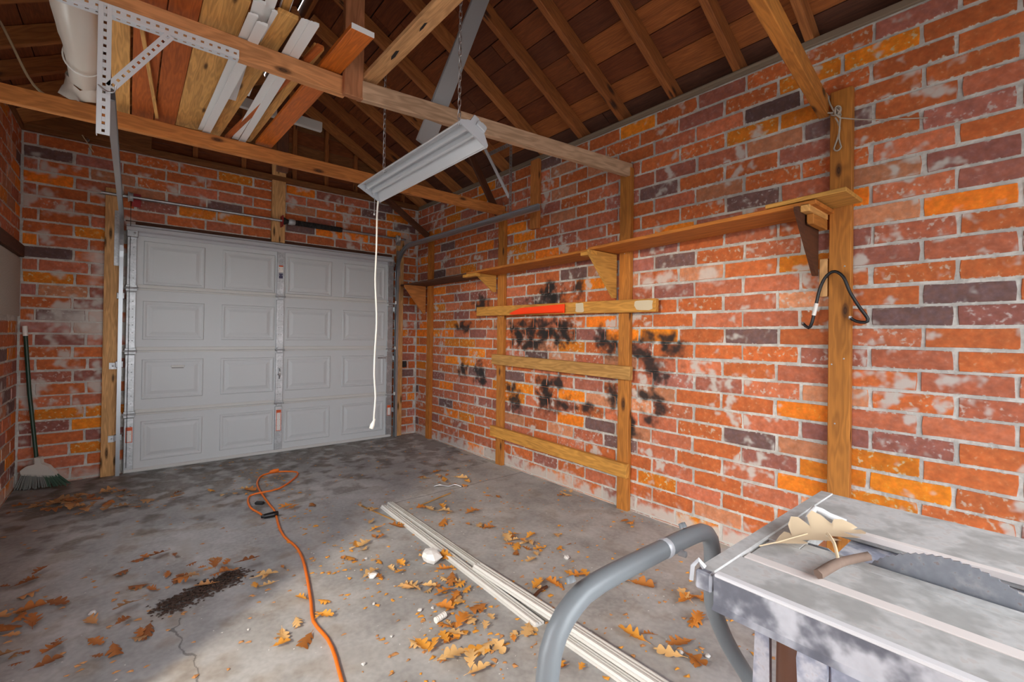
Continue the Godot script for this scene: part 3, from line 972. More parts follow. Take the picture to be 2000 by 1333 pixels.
func build_door() -> void:
	var d := struct_node("door_1", "white sectional overhead garage door of raised panels")
	var x0 := -2.735
	var x1 := -0.345
	var ys := [0.004, 0.495, 1.030, 1.563, 2.085]
	var zf := 0.045
	for i in 4:
		var h: float = ys[i + 1] - ys[i]
		var s := part(d, "door_section", cbox(Vector3(x1 - x0, h - 0.003, 0.05), 0.003), M.door, at((x0 + x1) / 2, ys[i] + h / 2, zf - 0.025))
		var py0: float = [0.098, 0.622, 1.135, 1.606][i]
		var py1: float = [0.435, 0.965, 1.468, 1.982][i]
		for p in [[-2.625, -2.185], [-2.05, -1.60], [-1.495, -1.045], [-0.925, -0.44]]:
			part(s, "raised_panel", panel_mesh(p[1] - p[0], py1 - py0), M.door, at((p[0] + p[1]) / 2 - s.position.x, (py0 + py1) / 2 - s.position.y, 0.0253))
		if i > 0:
			for half in [[-2.665, -1.59], [-1.51, -0.415]]:
				part(s, "joint_strip", cbox(Vector3(half[1] - half[0], 0.030, 0.010), 0.004), M.door_band, at((half[0] + half[1]) / 2 - s.position.x, -h / 2 + 0.028, 0.0285))
				part(s, "joint_strip", cbox(Vector3(half[1] - half[0], 0.014, 0.008), 0.003), M.door_band, at((half[0] + half[1]) / 2 - s.position.x, -h / 2 + 0.003, 0.0285))
		else:
			part(s, "bottom_seal", cbox(Vector3(x1 - x0, 0.03, 0.022), 0.006), M.door_band, at(0, -h / 2 + 0.02, 0.03))
		# metal stiles: left, centre, right
		for k in 3:
			var sx: float = [-2.702, -1.55, -0.372][k]
			var sw: float = [0.062, 0.068, 0.070][k]
			var stl := part(s, "stile", cbox(Vector3(sw, h - 0.05, 0.012), 0.002), M.galv, at(sx - s.position.x, 0, 0.031))
			for q in 6:
				for e in [-1, 1]:
					part(stl, "rivet", lathe([[0.0, 0.003], [0.004, 0.002], [0.005, 0.0]], 6), M.galv_matt, Transform3D(Basis(Vector3(1, 0, 0), PI / 2), Vector3(e * sw * 0.18, -h * 0.32 + q * h * 0.125, 0.006)))
		# hinges where sections meet
		if i > 0:
			for k in 3:
				var sx: float = [-2.702, -1.55, -0.372][k]
				var hg := part(s, "hinge", cbox(Vector3([0.075, 0.05, 0.06][k], 0.05, 0.006), 0.002), M.galv, at(sx - s.position.x, -h / 2 + 0.008, 0.043))
				part(hg, "hinge_pin", tube(PackedVector3Array([Vector3(-0.045, 0, 0), Vector3(0.045, 0, 0)]), 0.008, 10), M.galv_matt, at(0, 0, 0.008))
				if k != 1:
					var sg := -1.0 if k == 0 else 1.0
					part(hg, "roller", lathe([[0.0, 0.006], [0.018, 0.006], [0.02, 0.0], [0.018, -0.006], [0.0, -0.006]], 14), M.label_white, Transform3D(Basis(Vector3(0, 0, 1), PI / 2), Vector3(sg * 0.055, 0.01, 0.018)))
	# top strut
	var strut := PackedVector2Array([Vector2(-0.04, 0), Vector2(0.05, 0), Vector2(0.05, 0.012), Vector2(0.035, 0.012), Vector2(0.025, 0.045), Vector2(-0.005, 0.045), Vector2(-0.015, 0.012), Vector2(-0.04, 0.012)])
	part(d, "stiffening_strut", sweep(strut, PackedVector3Array([Vector3(-2.74, 2.06, 0.046), Vector3(-0.36, 2.06, 0.046)]), Vector3.UP), M.lamp_side)
	for sx in [-2.70, -0.375]:
		var tb := part(d, "top_bracket", cbox(Vector3(0.075, 0.07, 0.03), 0.004), M.galv, at(sx, 2.035, 0.07))
		part(tb, "bolt", lathe([[0.0, 0.008], [0.007, 0.006], [0.009, 0.0]], 6), M.chain, Transform3D(Basis(Vector3(1, 0, 0), PI / 2), Vector3(0.015, 0.0, 0.015)))
	# warning labels stuck to the stiles
	for l in [[-2.700, 0.33, 0.045, 0.13, M.label_white, M.label_orange], [-1.549, 0.33, 0.045, 0.21, M.label_white, M.label_orange], [-0.372, 0.32, 0.045, 0.12, M.label_white, M.label_orange]]:
		var lb := part(d, "warning_label", cbox(Vector3(l[2], l[3], 0.0012), 0.0), l[5], at(l[0], l[1], zf + 0.0128))
		part(lb, "label_text_field", cbox(Vector3(l[2] - 0.01, l[3] - 0.035, 0.0012), 0.0), l[4], at(0, -0.012, 0.0008))
	var lb2 := part(d, "maker_label", cbox(Vector3(0.04, 0.055, 0.0012), 0.0), M.label_white, at(-1.549, 1.845, zf + 0.0128))
	part(lb2, "label_band", cbox(Vector3(0.04, 0.014, 0.0012), 0.0), M.label_orange, at(0, 0.034, 0.0))
	part(lb2, "label_block", cbox(Vector3(0.036, 0.05, 0.0012), 0.0), M.label_dark, at(0, -0.065, 0.0))
	# inside lift handle, lock bolt and centre handle
	var h1 := part(d, "lift_handle", cbox(Vector3(0.10, 0.020, 0.012), 0.004), M.door_band, at(-2.375, 0.90, zf + 0.012))
	part(h1, "handle_recess", cbox(Vector3(0.085, 0.012, 0.004), 0.001), M.grey_paint, at(0, -0.013, -0.002))
	var lk := part(d, "lock_bolt", cbox(Vector3(0.11, 0.018, 0.016), 0.003), M.galv, at(-0.46, 0.935, zf + 0.014))
	part(lk, "bolt_tab", cbox(Vector3(0.018, 0.07, 0.006), 0.002), M.galv_matt, at(0.045, -0.015, 0.008))
	part(d, "pull_handle", tube(curve([Vector3(-1.549, 0.75, zf + 0.01), Vector3(-1.549, 0.775, zf + 0.035), Vector3(-1.549, 0.825, zf + 0.035), Vector3(-1.549, 0.85, zf + 0.01)], 0.01), 0.006, 8), M.chain)
	# boards round the opening
	struct("trim_2", cbox(Vector3(0.098, 2.39, 0.04), 0.003), M.pine_pale, "pale timber jamb at the left of the big door", at(-2.828, 1.196, 0.022))
	struct("trim_3", cbox(Vector3(0.088, 2.34, 0.04), 0.003), M.pine_pale, "pale timber jamb at the right of the big door", at(-0.245, 1.171, 0.022))
	struct("trim_4", cbox(Vector3(0.125, 0.78, 0.038), 0.003), M.pine_pale, "pale spring-pad board above the middle of the big door", at(-1.575, 2.51, 0.02))
	# plates screwed to the left jamb
	for p in [[0.915, 0.05], [0.31, 0.045]]:
		var pl := single("jamb_plate", cbox(Vector3(p[1], 0.055, 0.004), 0.001), M.galv, "small bright metal plate on the pale jamb, " + ("upper of the two" if p[0] > 0.5 else "lower of the two"), "bracket", at(-2.81, p[0], 0.045))
		part(pl, "screw", lathe([[0.0, 0.003], [0.006, 0.002], [0.007, 0.0]], 8), M.galv_matt, Transform3D(Basis(Vector3(1, 0, 0), PI / 2), Vector3(0, 0, 0.002)))
	# tracks
	var cp := PackedVector2Array([Vector2(-0.025, -0.012), Vector2(0.025, -0.012), Vector2(0.025, 0.014), Vector2(0.020, 0.014), Vector2(0.020, -0.008), Vector2(-0.020, -0.008), Vector2(-0.020, 0.014), Vector2(-0.025, 0.014)])
	for s in [-1, 1]:
		var x := -2.77 if s < 0 else -0.305
		var end := 2.86 if s < 0 else 2.51
		var yt := 2.12 if s < 0 else 2.215
		var y_end := 2.075 if s < 0 else 2.205
		var pts := PackedVector3Array([Vector3(x, 0.01, 0.085), Vector3(x, yt - 0.30, 0.085)])
		for k in range(1, 9):
			var t := PI / 2 * k / 9.0
			pts.append(Vector3(x, yt - 0.30 + 0.30 * sin(t), 0.085 + 0.30 * (1.0 - cos(t))))
		pts.append(Vector3(x, yt, 0.385))
		pts.append(Vector3(x, y_end, end))
		var tr := thing("door_track", "grey steel door track curving back beside the " + ("broom corner" if s < 0 else "timber wall posts"), "track")
		var pr := PackedVector2Array(cp)
		if s > 0:
			pr = PackedVector2Array()
			for q in cp: pr.append(Vector2(-q.x, -q.y))
		part(tr, "rail", sweep(pr, pts, Vector3(0, 0, 1)), M.track)
		for y in [0.32, 0.93, 1.5]:
			part(tr, "jamb_bracket", cbox(Vector3(0.05, 0.05, 0.04), 0.003), M.galv, at(x - s * -0.0, y, 0.055))
		if s < 0:
			part(tr, "flag_bracket", cbox(Vector3(0.055, 0.46, 0.005), 0.001), M.galv, at(x - 0.02, 1.98, 0.046))
		else:
			part(tr, "flag_bracket", cbox(Vector3(0.05, 0.30, 0.005), 0.001), M.galv, at(x + 0.03, 2.05, 0.046))
	# perforated angle that hangs the left track from the tie beam
	var hb := thing("track_hanger", "white perforated steel angle bracket under the near tie beam", "bracket")
	var a := perforated(0.62, 0.036, 22)
	part(hb, "angle_flange", a, M.perf, Transform3D(Basis(), Vector3(-2.68, 2.366, 2.889)))
	part(hb, "angle_flange", a, M.perf, Transform3D(Basis(Vector3(1, 0, 0), PI / 2), Vector3(-2.68, 2.350, 2.872)))
	part(hb, "drop_strap", perforated(0.47, 0.036, 17), M.perf, Transform3D(Basis(Vector3(0, 0, 1), PI / 2), Vector3(-2.785, 2.145, 2.893)))
	part(hb, "drop_strap", perforated(0.47, 0.030, 17), M.perf, Transform3D(Basis(Vector3(0, 1, 0), Vector3(0, 0, -1), Vector3(-1, 0, 0)), Vector3(-2.803, 2.145, 2.880)))
	var da := Vector3(-2.60, 2.345, 2.893)
	var db := Vector3(-2.768, 2.085, 2.893)
	part(hb, "diagonal_strap", perforated(da.distance_to(db), 0.032, 12), M.perf, along(da, db, Vector3(1, 0, 0)))
	part(hb, "wire_tie", tube(curve([Vector3(-2.80, 2.08, 2.90), Vector3(-2.775, 2.06, 2.91), Vector3(-2.755, 2.055, 2.94), Vector3(-2.752, 2.075, 2.95)], 0.01), 0.003, 6), M.chain)
	# hanger of the right track
	var hr := thing("track_hanger", "grey perforated steel hanger above the right door track", "bracket")
	part(hr, "drop_strap", perforated(0.55, 0.028, 20), M.galv, Transform3D(Basis(Vector3(0, 0, 1), PI / 2), Vector3(-0.305, 2.512, 2.16)))
	part(hr, "top_flange", perforated(0.42, 0.035, 15), M.galv, Transform3D(Basis(Vector3(0, 0, 1), Vector3(0, 1, 0), Vector3(-1, 0, 0)), Vector3(-0.31, 2.80, 2.05)))
	part(hr, "diagonal_strap", cbox(Vector3(0.66, 0.028, 0.012), 0.003), M.perf, along(Vector3(-0.31, 2.90, 1.78), Vector3(-0.31, 2.36, 2.15), Vector3(0, 0, 1)))
	# torsion shaft with its spring
	var ts := thing("torsion_spring", "black torsion spring on a steel shaft above the big door", "spring")
	part(ts, "shaft", tube(PackedVector3Array([Vector3(-2.90, 2.325, 0.115), Vector3(-0.22, 2.325, 0.115)]), 0.0125, 12), M.galv, Transform3D(), "long steel shaft")
	var pf := []
	for i in 121:
		pf.append([0.026 + (0.004 if i % 4 < 2 else -0.002), -0.99 - 1.50 + 0.0 + i * (0.50 / 120.0)])
	var sp := lathe([[0.0, 0.0], [0.026, 0.0]] + range(60).map(func(i): return [0.026 + (0.0035 if i % 2 == 0 else -0.002), 0.002 + i * 0.0078]) + [[0.026, 0.47], [0.0, 0.47]], 14, false)
	part(ts, "spring", sp, M.black_matt, Transform3D(Basis(Vector3(0, 0, 1), -PI / 2), Vector3(-1.44, 2.325, 0.115)))
	part(ts, "cone", lathe([[0.0, 0.0], [0.03, 0.0], [0.032, 0.03], [0.026, 0.06], [0.0, 0.06]], 14), M.galv_matt, Transform3D(Basis(Vector3(0, 0, 1), -PI / 2), Vector3(-1.50, 2.325, 0.115)))
	part(ts, "spring_anchor", cbox(Vector3(0.012, 0.11, 0.09), 0.003), M.red, at(-1.555, 2.325, 0.085))
	part(ts, "centre_cone", lathe([[0.0, 0.0], [0.036, 0.0], [0.036, 0.012], [0.024, 0.03], [0.022, 0.045], [0.0, 0.045]], 14), M.black_matt, Transform3D(Basis(Vector3(0, 0, 1), -PI / 2), Vector3(-1.548, 2.325, 0.115)))
	for x in [-2.735, -0.335]:
		var dr := part(ts, "cable_drum", lathe([[0.0, 0.0], [0.042, 0.0], [0.042, 0.006], [0.034, 0.010], [0.034, 0.030], [0.040, 0.034], [0.0, 0.034]], 18), M.galv_matt, Transform3D(Basis(Vector3(0, 0, 1), -PI / 2), Vector3(x, 2.325, 0.115)))
		part(ts, "end_bearing_plate", cbox(Vector3(0.06, 0.11, 0.006), 0.002), M.red if x < -2 else M.galv, at(x + (0.055 if x < -2 else 0.05), 2.315, 0.055))
		part(ts, "lift_cable", tube(PackedVector3Array([Vector3(x + 0.02, 2.32, 0.08), Vector3(x + 0.02, 0.06, 0.078)]), 0.002, 6), M.black)
	var ob := thing("junction_box", "small black box on the bricks beside the right jamb", "switch")
	part(ob, "box", cbox(Vector3(0.05, 0.075, 0.03), 0.004), M.black_matt, at(-0.165, 0.85, 0.018))
	part(ob, "knob", lathe([[0.0, 0.012], [0.008, 0.010], [0.010, 0.0]], 10), M.black, Transform3D(Basis(Vector3(1, 0, 0), PI / 2), Vector3(-0.165, 0.855, 0.032)))

# ------------------------------------------------------------------ timber on the right wall
func nails(p: Node, pts: Array) -> void:
	for q in pts:
		part(p, "nail_head", lathe([[0.0, 0.0015], [0.0035, 0.001], [0.004, 0.0]], 7), M.galv_matt, Transform3D(Basis(Vector3(0, 0, 1), PI / 2), q))

func gusset(p: Node, z: float, y: float, depth: float, drop: float, m: Material) -> void:
	var poly := PackedVector2Array([Vector2(0, 0), Vector2(-depth, 0), Vector2(-depth, -0.02), Vector2(-0.03, -drop), Vector2(0, -drop)])
	part(p, "gusset", slab(poly, 0.02), m, at(-0.041, y, z))

func build_rack() -> void:
	# two posts with three rails nailed across them
	var r := thing("timber_rack", "timber rack of two uprights and three rails on the brick wall", "rack")
	for p in [[3.113, 2.40, M.post], [1.71, 2.375, M.post]]:
		var o := part(r, "upright", cbox(Vector3(0.038, p[1], 0.092), 0.003), p[2], at(-0.0205, p[1] / 2, p[0]))
		nails(o, [Vector3(-0.019, 0.2, 0.01), Vector3(-0.019, -0.2, -0.02), Vector3(-0.019, 0.6, 0.0)])
	for q in [[1.435, 1.38, 3.39, 0.088, M.rail, 0.0], [0.978, 1.635, 3.195, 0.094, M.rail_grey, -0.004], [0.302, 1.625, 3.175, 0.098, M.rail, -0.004]]:
		var a := Vector3(-0.06, q[0] + 0.01, q[1])
		var b := Vector3(-0.06, q[0] - 0.01 + q[5], q[2])
		var o := part(r, "rail", beam(a, b, q[3], 0.038), q[4], along(a, b))
		for z in [1.71, 3.113]:
			for e in [-0.02, 0.025]:
				part(o, "nail_head", lathe([[0.0, 0.0015], [0.0035, 0.001], [0.004, 0.0]], 7), M.galv_matt, Transform3D(Basis(Vector3(1, 0, 0), -PI / 2), Vector3(z - (q[1] + q[2]) / 2, e, -0.019)))
	for q in [[2.735, 1.433, 0.045, 0.038], [3.30, 1.428, 0.075, 0.036]]:
		var poly := PackedVector2Array()
		for k in 14:
			var t := TAU * k / 14
			poly.append(Vector2(signf(cos(t)) * pow(absf(cos(t)), 0.4) * q[2], signf(sin(t)) * pow(absf(sin(t)), 0.35) * q[3]) * rng.randf_range(0.82, 1.0))
		part(r, "paint_patch", slab(poly, 0.001), M.paint_old, Transform3D(Basis(Vector3(0, 0, 1), Vector3(0, 1, 0), Vector3(-1, 0, 0)), Vector3(-0.0795, q[1], q[0])), "pale paint daubed on the top rail")
	# shelf boards on gussets
	var s := thing("wall_shelf", "long narrow timber shelf on gussets along the brick wall", "shelf")
	var sb := [[Vector3(-0.165, 1.815, 3.0), Vector3(-0.165, 1.848, 4.36), 0.27, M.shelf], [Vector3(-0.165, 1.792, 1.50), Vector3(-0.165, 1.808, 3.03), 0.25, M.shelf], [Vector3(-0.15, 1.785, 0.10), Vector3(-0.15, 1.788, 1.52), 0.24, M.dark_wood], [Vector3(-0.17, 1.866, 4.14), Vector3(-0.17, 1.878, 4.475), 0.26, M.gusset]]
	for b in sb: part(s, "shelf_board", beam(b[0], b[1], 0.020, b[2]), b[3], along(b[0], b[1]))
	gusset(s, 3.038, 1.80, 0.30, 0.31, M.gusset)
	gusset(s, 1.636, 1.782, 0.22, 0.16, M.gusset)
	gusset(s, 0.285, 1.775, 0.27, 0.32, M.tie_red)
	gusset(s, 4.285, 1.835, 0.28, 0.30, M.dark_wood)
	part(s, "cleat", cbox(Vector3(0.26, 0.036, 0.04), 0.003), M.plank_tan, at(-0.17, 1.828, 4.315))
	part(s, "cleat", cbox(Vector3(0.20, 0.050, 0.03), 0.003), M.post, at(-0.14, 1.785, 4.318))
	part(s, "cleat", cbox(Vector3(0.06, 0.028, 0.10), 0.003), M.rail, at(-0.29, 1.783, 3.0))
	part(s, "cleat", cbox(Vector3(0.05, 0.028, 0.22), 0.003), M.rail, at(-0.27, 1.768, 1.56))
	# the remaining uprights
	var pn := thing("timber_post", "tall timber post on the wall beside the table saw, lashed with rope", "post")
	var o := part(pn, "upright", cbox(Vector3(0.038, 2.445, 0.092), 0.003), M.post, at(-0.0205, 2.445 / 2, 4.385))
	nails(o, [Vector3(-0.019, -0.1, 0.02), Vector3(-0.019, -0.42, -0.015), Vector3(-0.019, 0.35, 0.02), Vector3(-0.019, -0.13, -0.03)])
	part(pn, "packing_strip", cbox(Vector3(0.034, 0.19, 0.036), 0.003), M.pine_pale, at(-0.0185, 1.525, 4.315), "pale offcut beside the post")
	var pf := thing("timber_post", "dark stained post standing by the corner of the brick walls", "post")
	part(pf, "upright", cbox(Vector3(0.038, 2.34, 0.09), 0.003), M.shelf, at(-0.0205, 1.17, 0.37))
	var cl := thing("hanging_cleat", "short dark board fixed to the bricks above the right door track", "board")
	part(cl, "board", cbox(Vector3(0.038, 0.60, 0.10), 0.003), M.tie_red, at(-0.0205, 2.44, 2.158))
	# orange plastic guide lying on the top rail
	var og := thing("plastic_guide", "bright orange plastic guide lying on the top rail of the rack", "tool")
	part(og, "blade", slab(PackedVector2Array([Vector2(-0.34, 0.0), Vector2(0.33, -0.005), Vector2(0.33, 0.064), Vector2(-0.20, 0.052), Vector2(-0.34, 0.012)]), 0.006), M.orange_plastic, Transform3D(Basis(Vector3(0, 0, 1), Vector3(0, 1, 0), Vector3(-1, 0, 0)), Vector3(-0.0925, 1.402, 2.26)))
	part(og, "rim", cbox(Vector3(0.02, 0.008, 0.62), 0.002), M.orange_plastic, Transform3D(Basis(Vector3(1, 0, 0), -0.01), Vector3(-0.105, 1.404, 2.27)))
	# bent black bar hooked over the post
	var hk := thing("bent_bar", "black bent metal bar with hooked ends hung on the near post", "hook")
	var bp := [Vector3(-0.06, 1.295, 4.235), Vector3(-0.065, 1.272, 4.262), Vector3(-0.07, 1.30, 4.278), Vector3(-0.07, 1.376, 4.293), Vector3(-0.07, 1.47, 4.312), Vector3(-0.072, 1.528, 4.34), Vector3(-0.075, 1.546, 4.375), Vector3(-0.075, 1.515, 4.41), Vector3(-0.07, 1.443, 4.435), Vector3(-0.06, 1.37, 4.47), Vector3(-0.05, 1.315, 4.50), Vector3(-0.05, 1.298, 4.49), Vector3(-0.055, 1.304, 4.455), Vector3(-0.062, 1.32, 4.435)]
	part(hk, "bar", tube(curve(bp, 0.012), 0.0075, 10), M.black)
	part(hk, "tape_sleeve", tube(PackedVector3Array([Vector3(-0.07, 1.335, 4.285), Vector3(-0.07, 1.395, 4.297)]), 0.0095, 10), M.label_white, Transform3D(), "white tape sleeve")
	part(hk, "end_cap", rough_lump(0.010, 3, 1.0), M.chain, Transform3D(Basis(), bp[0]))
	part(hk, "end_cap", rough_lump(0.010, 4, 1.0), M.chain, Transform3D(Basis(), bp[-1]))
	# cord lashed round the near tie and post
	var rp := thing("rope", "grey cord knotted round the top of the near post", "rope")
	var st := new_st()
	var kr := RandomNumberGenerator.new()
	kr.seed = 8
	for k in 5:
		var c := Vector3(-0.072, 2.315 + kr.randf_range(-0.012, 0.02), 4.372 + kr.randf_range(-0.012, 0.012))
		var ax := Basis(Vector3(kr.randf() - 0.5, kr.randf() - 0.5, kr.randf() - 0.5).normalized(), kr.randf_range(0.4, 1.4))
		var loop := []
		for i in 10:
			var t := TAU * i / 9.0
			loop.append(c + ax * Vector3(cos(t) * 0.016, sin(t) * 0.022, sin(t * 2.0) * 0.006))
		add_tube(st, curve(loop, 0.01), 0.004, 6)
	add_tube(st, curve([Vector3(-0.085, 2.325, 4.37), Vector3(-0.083, 2.37, 4.350), Vector3(-0.08, 2.43, 4.333), Vector3(-0.075, 2.424, 4.300), Vector3(-0.08, 2.36, 4.287), Vector3(-0.085, 2.32, 4.365)], 0.02), 0.004, 6)
	part(rp, "knot", done(st), M.rope)
	part(rp, "tail", tube(curve([Vector3(-0.07, 2.30, 4.37), Vector3(-0.055, 2.25, 4.385), Vector3(-0.05, 2.19, 4.37), Vector3(-0.052, 2.155, 4.36), Vector3(-0.055, 2.14, 4.375), Vector3(-0.052, 2.155, 4.39), Vector3(-0.05, 2.20, 4.38), Vector3(-0.07, 2.29, 4.39)], 0.02), 0.004, 6), M.rope)
	part(rp, "line", tube(curve([Vector3(-0.075, 2.293, 4.385), Vector3(-0.05, 2.25, 4.50), Vector3(-0.01, 2.20, 4.70)], 0.03), 0.003, 6), M.rope)
	# conduit at the head of the wall
	struct("trim_5", tube(PackedVector3Array([Vector3(-0.012, WT + 0.022, 2.30), Vector3(-0.012, WT + 0.028, 4.08), Vector3(-0.016, WT + 0.06, 4.16)]), 0.011, 8), M.conduit, "thin conduit along the head of the right wall")

# ------------------------------------------------------------------ stored timber on the ties
func build_stored() -> void:
	var top := 2.446
	var planks := [
		["plank", Vector2(-2.757, 1.60), Vector2(-2.752, 3.15), 0.070, 0.02, 0.02, M.plank_tan, "tan plank stored beside the plastic-wrapped roll"],
		["plank", Vector2(-2.665, 1.58), Vector2(-2.655, 3.75), 0.098, 0.02, 0.02, M.plank_dark, "reddish brown plank stored left of the thin lath"],
		["plank", Vector2(-2.560, 1.58), Vector2(-2.555, 3.75), 0.098, 0.02, 0.022, M.plank_dark, "reddish brown plank stored right of the thin lath"],
		["lath", Vector2(-2.600, 1.70), Vector2(-2.690, 2.75), 0.016, 0.012, 0.004, M.plank_tan, "thin yellow lath under the reddish planks"],
		["plank", Vector2(-2.440, 1.62), Vector2(-2.435, 3.10), 0.140, 0.018, 0.024, M.plank_tan, "wide tan plank with knots left of the white trims"],
		["plank", Vector2(-2.315, 1.60), Vector2(-2.235, 3.11), 0.076, 0.019, 0.026, M.plank_tan, "narrow tan plank between two bundles of white trim"],
		["lath", Vector2(-2.245, 1.66), Vector2(-2.085, 3.02), 0.028, 0.018, 0.002, M.plank_dark, "dark lath lying across the white trims"],
		["plank", Vector2(-2.130, 1.64), Vector2(-2.079, 2.98), 0.044, 0.020, 0.022, M.plank_tan, "tan batten with a split end beside the red plank"],
		["plank", Vector2(-2.040, 1.68), Vector2(-1.983, 3.235), 0.098, 0.022, 0.004, M.plank_red, "glossy orange-red plank with a white painted end"],
		["plank", Vector2(-1.815, 2.86), Vector2(-1.800, 4.60), 0.075, 0.024, 0.006, M.board_pale, "pale tan board with black smudges above the light fixture"]]
	for p in planks:
		var y: float = top + p[5] + p[4] / 2
		var a := Vector3(p[1].x, y, p[1].y)
		var b := Vector3(p[2].x, y, p[2].y)
		var o := single(p[0], beam(a, b, p[4], p[3], 0.002), p[6], p[7], "lath" if p[0] == "lath" else "plank", along(a, b), "timber stored on the tie beams")
		if p[6] == M.plank_red:
			part(o, "painted_end", cbox(Vector3(0.004, 0.021, 0.096), 0.0), M.white_trim, at(a.distance_to(b) / 2 + 0.002, 0, 0), "white painted end")
		if p[7].begins_with("pale tan board"):
			for e in [[-0.55, 0.006, 0.09, 0.018], [-0.30, 0.004, 0.07, 0.012]]:
				part(o, "smudge", slab(PackedVector2Array([Vector2(-e[2] / 2, -e[3] * 0.3), Vector2(-e[2] * 0.1, -e[3] / 2), Vector2(e[2] / 2, -e[3] * 0.1), Vector2(e[2] * 0.35, e[3] / 2), Vector2(-e[2] * 0.2, e[3] * 0.3)]), 0.001), M.black_matt, Transform3D(Basis(Vector3(1, 0, 0), PI / 2), Vector3(e[0], -0.0125, e[1])), "black smudge")
	# white mouldings
	var flat := PackedVector2Array([Vector2(0, -0.5), Vector2(0.30, -0.5), Vector2(0.30, -0.1), Vector2(0.22, 0.1), Vector2(0.26, 0.25), Vector2(0.12, 0.5), Vector2(0, 0.5)])
	var trims := [
		[Vector2(-2.385, 1.70), Vector2(-2.350, 3.06), 0.034, 0.000, "white moulding at the left of the left trim bundle"],
		[Vector2(-2.362, 1.68), Vector2(-2.315, 3.04), 0.040, -0.010, "white moulding at the right of the left trim bundle"],
		[Vector2(-2.30, 2.2), Vector2(-2.340, 3.12), 0.042, 0.022, "white moulding stacked over the left trim bundle"],
		[Vector2(-2.27, 2.2), Vector2(-2.305, 3.17), 0.036, 0.036, "white moulding topmost of the left trim bundle"],
		[Vector2(-2.25, 2.3), Vector2(-2.275, 3.10), 0.036, 0.024, "short white moulding against the narrow tan plank"],
		[Vector2(-2.205, 1.69), Vector2(-2.185, 3.16), 0.034, 0.000, "white ribbed moulding left of the dark lath"],
		[Vector2(-2.165, 1.68), Vector2(-2.155, 3.17), 0.038, -0.004, "white ribbed moulding right of the dark lath"]]
	for t in trims:
		var a := Vector3(t[0].x, top + t[3] + 0.002, t[0].y)
		var b := Vector3(t[1].x, top + t[3] + 0.002, t[1].y)
		var pr := PackedVector2Array()
		for q in flat: pr.append(q * t[2])
		single("trim_moulding", sweep(pr, PackedVector3Array([a, b]), Vector3.UP), M.white_trim, t[4], "moulding", Transform3D(), "white mouldings on the tie beams")
	var pb := Vector3(-2.24, 2.52, 3.03)
	var pb2 := Vector3(-2.262, 2.53, 3.45)
	var o2 := single("batten", beam(pb, pb2, 0.018, 0.032), M.plank_tan, "short batten with white painted edges above the trims", "batten", along(pb, pb2), "timber stored on the tie beams")
	for s in [-1, 1]: part(o2, "painted_edge", cbox(Vector3(0.42, 0.018, 0.002), 0.0), M.white_trim, at(0, 0, s * 0.017))
	# plastic-wrapped roll lying on the ties
	var roll := thing("wrapped_roll", "long roll wrapped in cloudy plastic lying on the tie beams", "roll")
	var st := new_st()
	var path := []
	var sc := []
	var g := RandomNumberGenerator.new()
	g.seed = 61
	for i in 26:
		var t := i / 25.0
		path.append(Vector3(-2.905 + 0.008 * sin(t * 7.0) + 0.03 * t, 2.525 + 0.008 * sin(t * 11.0), lerpf(1.80, 3.7, t)))
		sc.append((0.80 + 0.20 * smoothstep(0.0, 0.25, t)) * (1.0 + 0.04 * sin(t * 23.0) + 0.025 * sin(t * 51.0)))
	var pr2 := PackedVector2Array()
	for k in 18: pr2.append(Vector2(cos(TAU * k / 18), sin(TAU * k / 18)) * 0.075 * (1.0 + 0.05 * sin(k * 2.3) + g.randf_range(-0.02, 0.02)))
	add_sweep(st, pr2, PackedVector3Array(path), Vector3.UP, true, true, false, sc)
	part(roll, "wrap", done(st), M.plastic_film)
	# loose gathered end of the film
	st = new_st()
	st.set_smooth_group(0)
	var rows := []
	for i in 7:
		var t := i / 6.0
		var row := []
		for k in 15:
			var a := TAU * k / 14.0
			var rad := 0.062 + 0.05 * t * absf(sin(a * 1.5 + 0.4)) + 0.010 * sin(k * 2.1 + i)
			row.append(Vector3(-2.905 + cos(a) * rad, 2.525 - 0.03 * t + sin(a) * rad * (1.0 - 0.45 * t), 1.81 - 0.20 * t * (0.75 + 0.35 * sin(a * 2.0 + 1.0))))
		rows.append(row)
	for i in 6:
		for k in 14:
			var cn := Vector3(-2.905, 2.525, rows[i][k].z)
			quad(st, rows[i][k], rows[i][k + 1], rows[i + 1][k + 1], rows[i + 1][k], rows[i][k] + rows[i][k + 1] - cn * 2.0)
	part(roll, "loose_end", done(st), M.plastic_film)
	for z in [2.05, 2.6]:
		var ring := []
		for k in 17: ring.append(Vector3(-2.893 + cos(TAU * k / 16) * 0.074, 2.525 + sin(TAU * k / 16) * 0.074, z + 0.02 * sin(TAU * k / 16)))
		part(roll, "tape", tube(curve(ring, 0.03), 0.004, 5), M.label_white)
	# loose cable looped below the left rafters
	var cb := single("loose_cable", tube(curve([Vector3(-3.27, 2.83, 1.60), Vector3(-3.237, 2.785, 1.6), Vector3(-3.191, 2.678, 1.6), Vector3(-3.134, 2.54, 1.6), Vector3(-3.085, 2.47, 1.62), Vector3(-3.02, 2.43, 1.66)], 0.03), 0.006, 6), M.wire, "pale cable hanging beside the wrapped roll", "cable")
	single("loose_cable", tube(curve([Vector3(-3.02, 2.76, 0.10), Vector3(-2.98, 2.70, 0.06), Vector3(-2.955, 2.66, 0.03)], 0.02), 0.004, 6), M.wire, "short thin wire end above the left brickwork", "cable")
	var bulb := thing("hook", "small shiny hook on the dark plate over the left bricks", "hook")
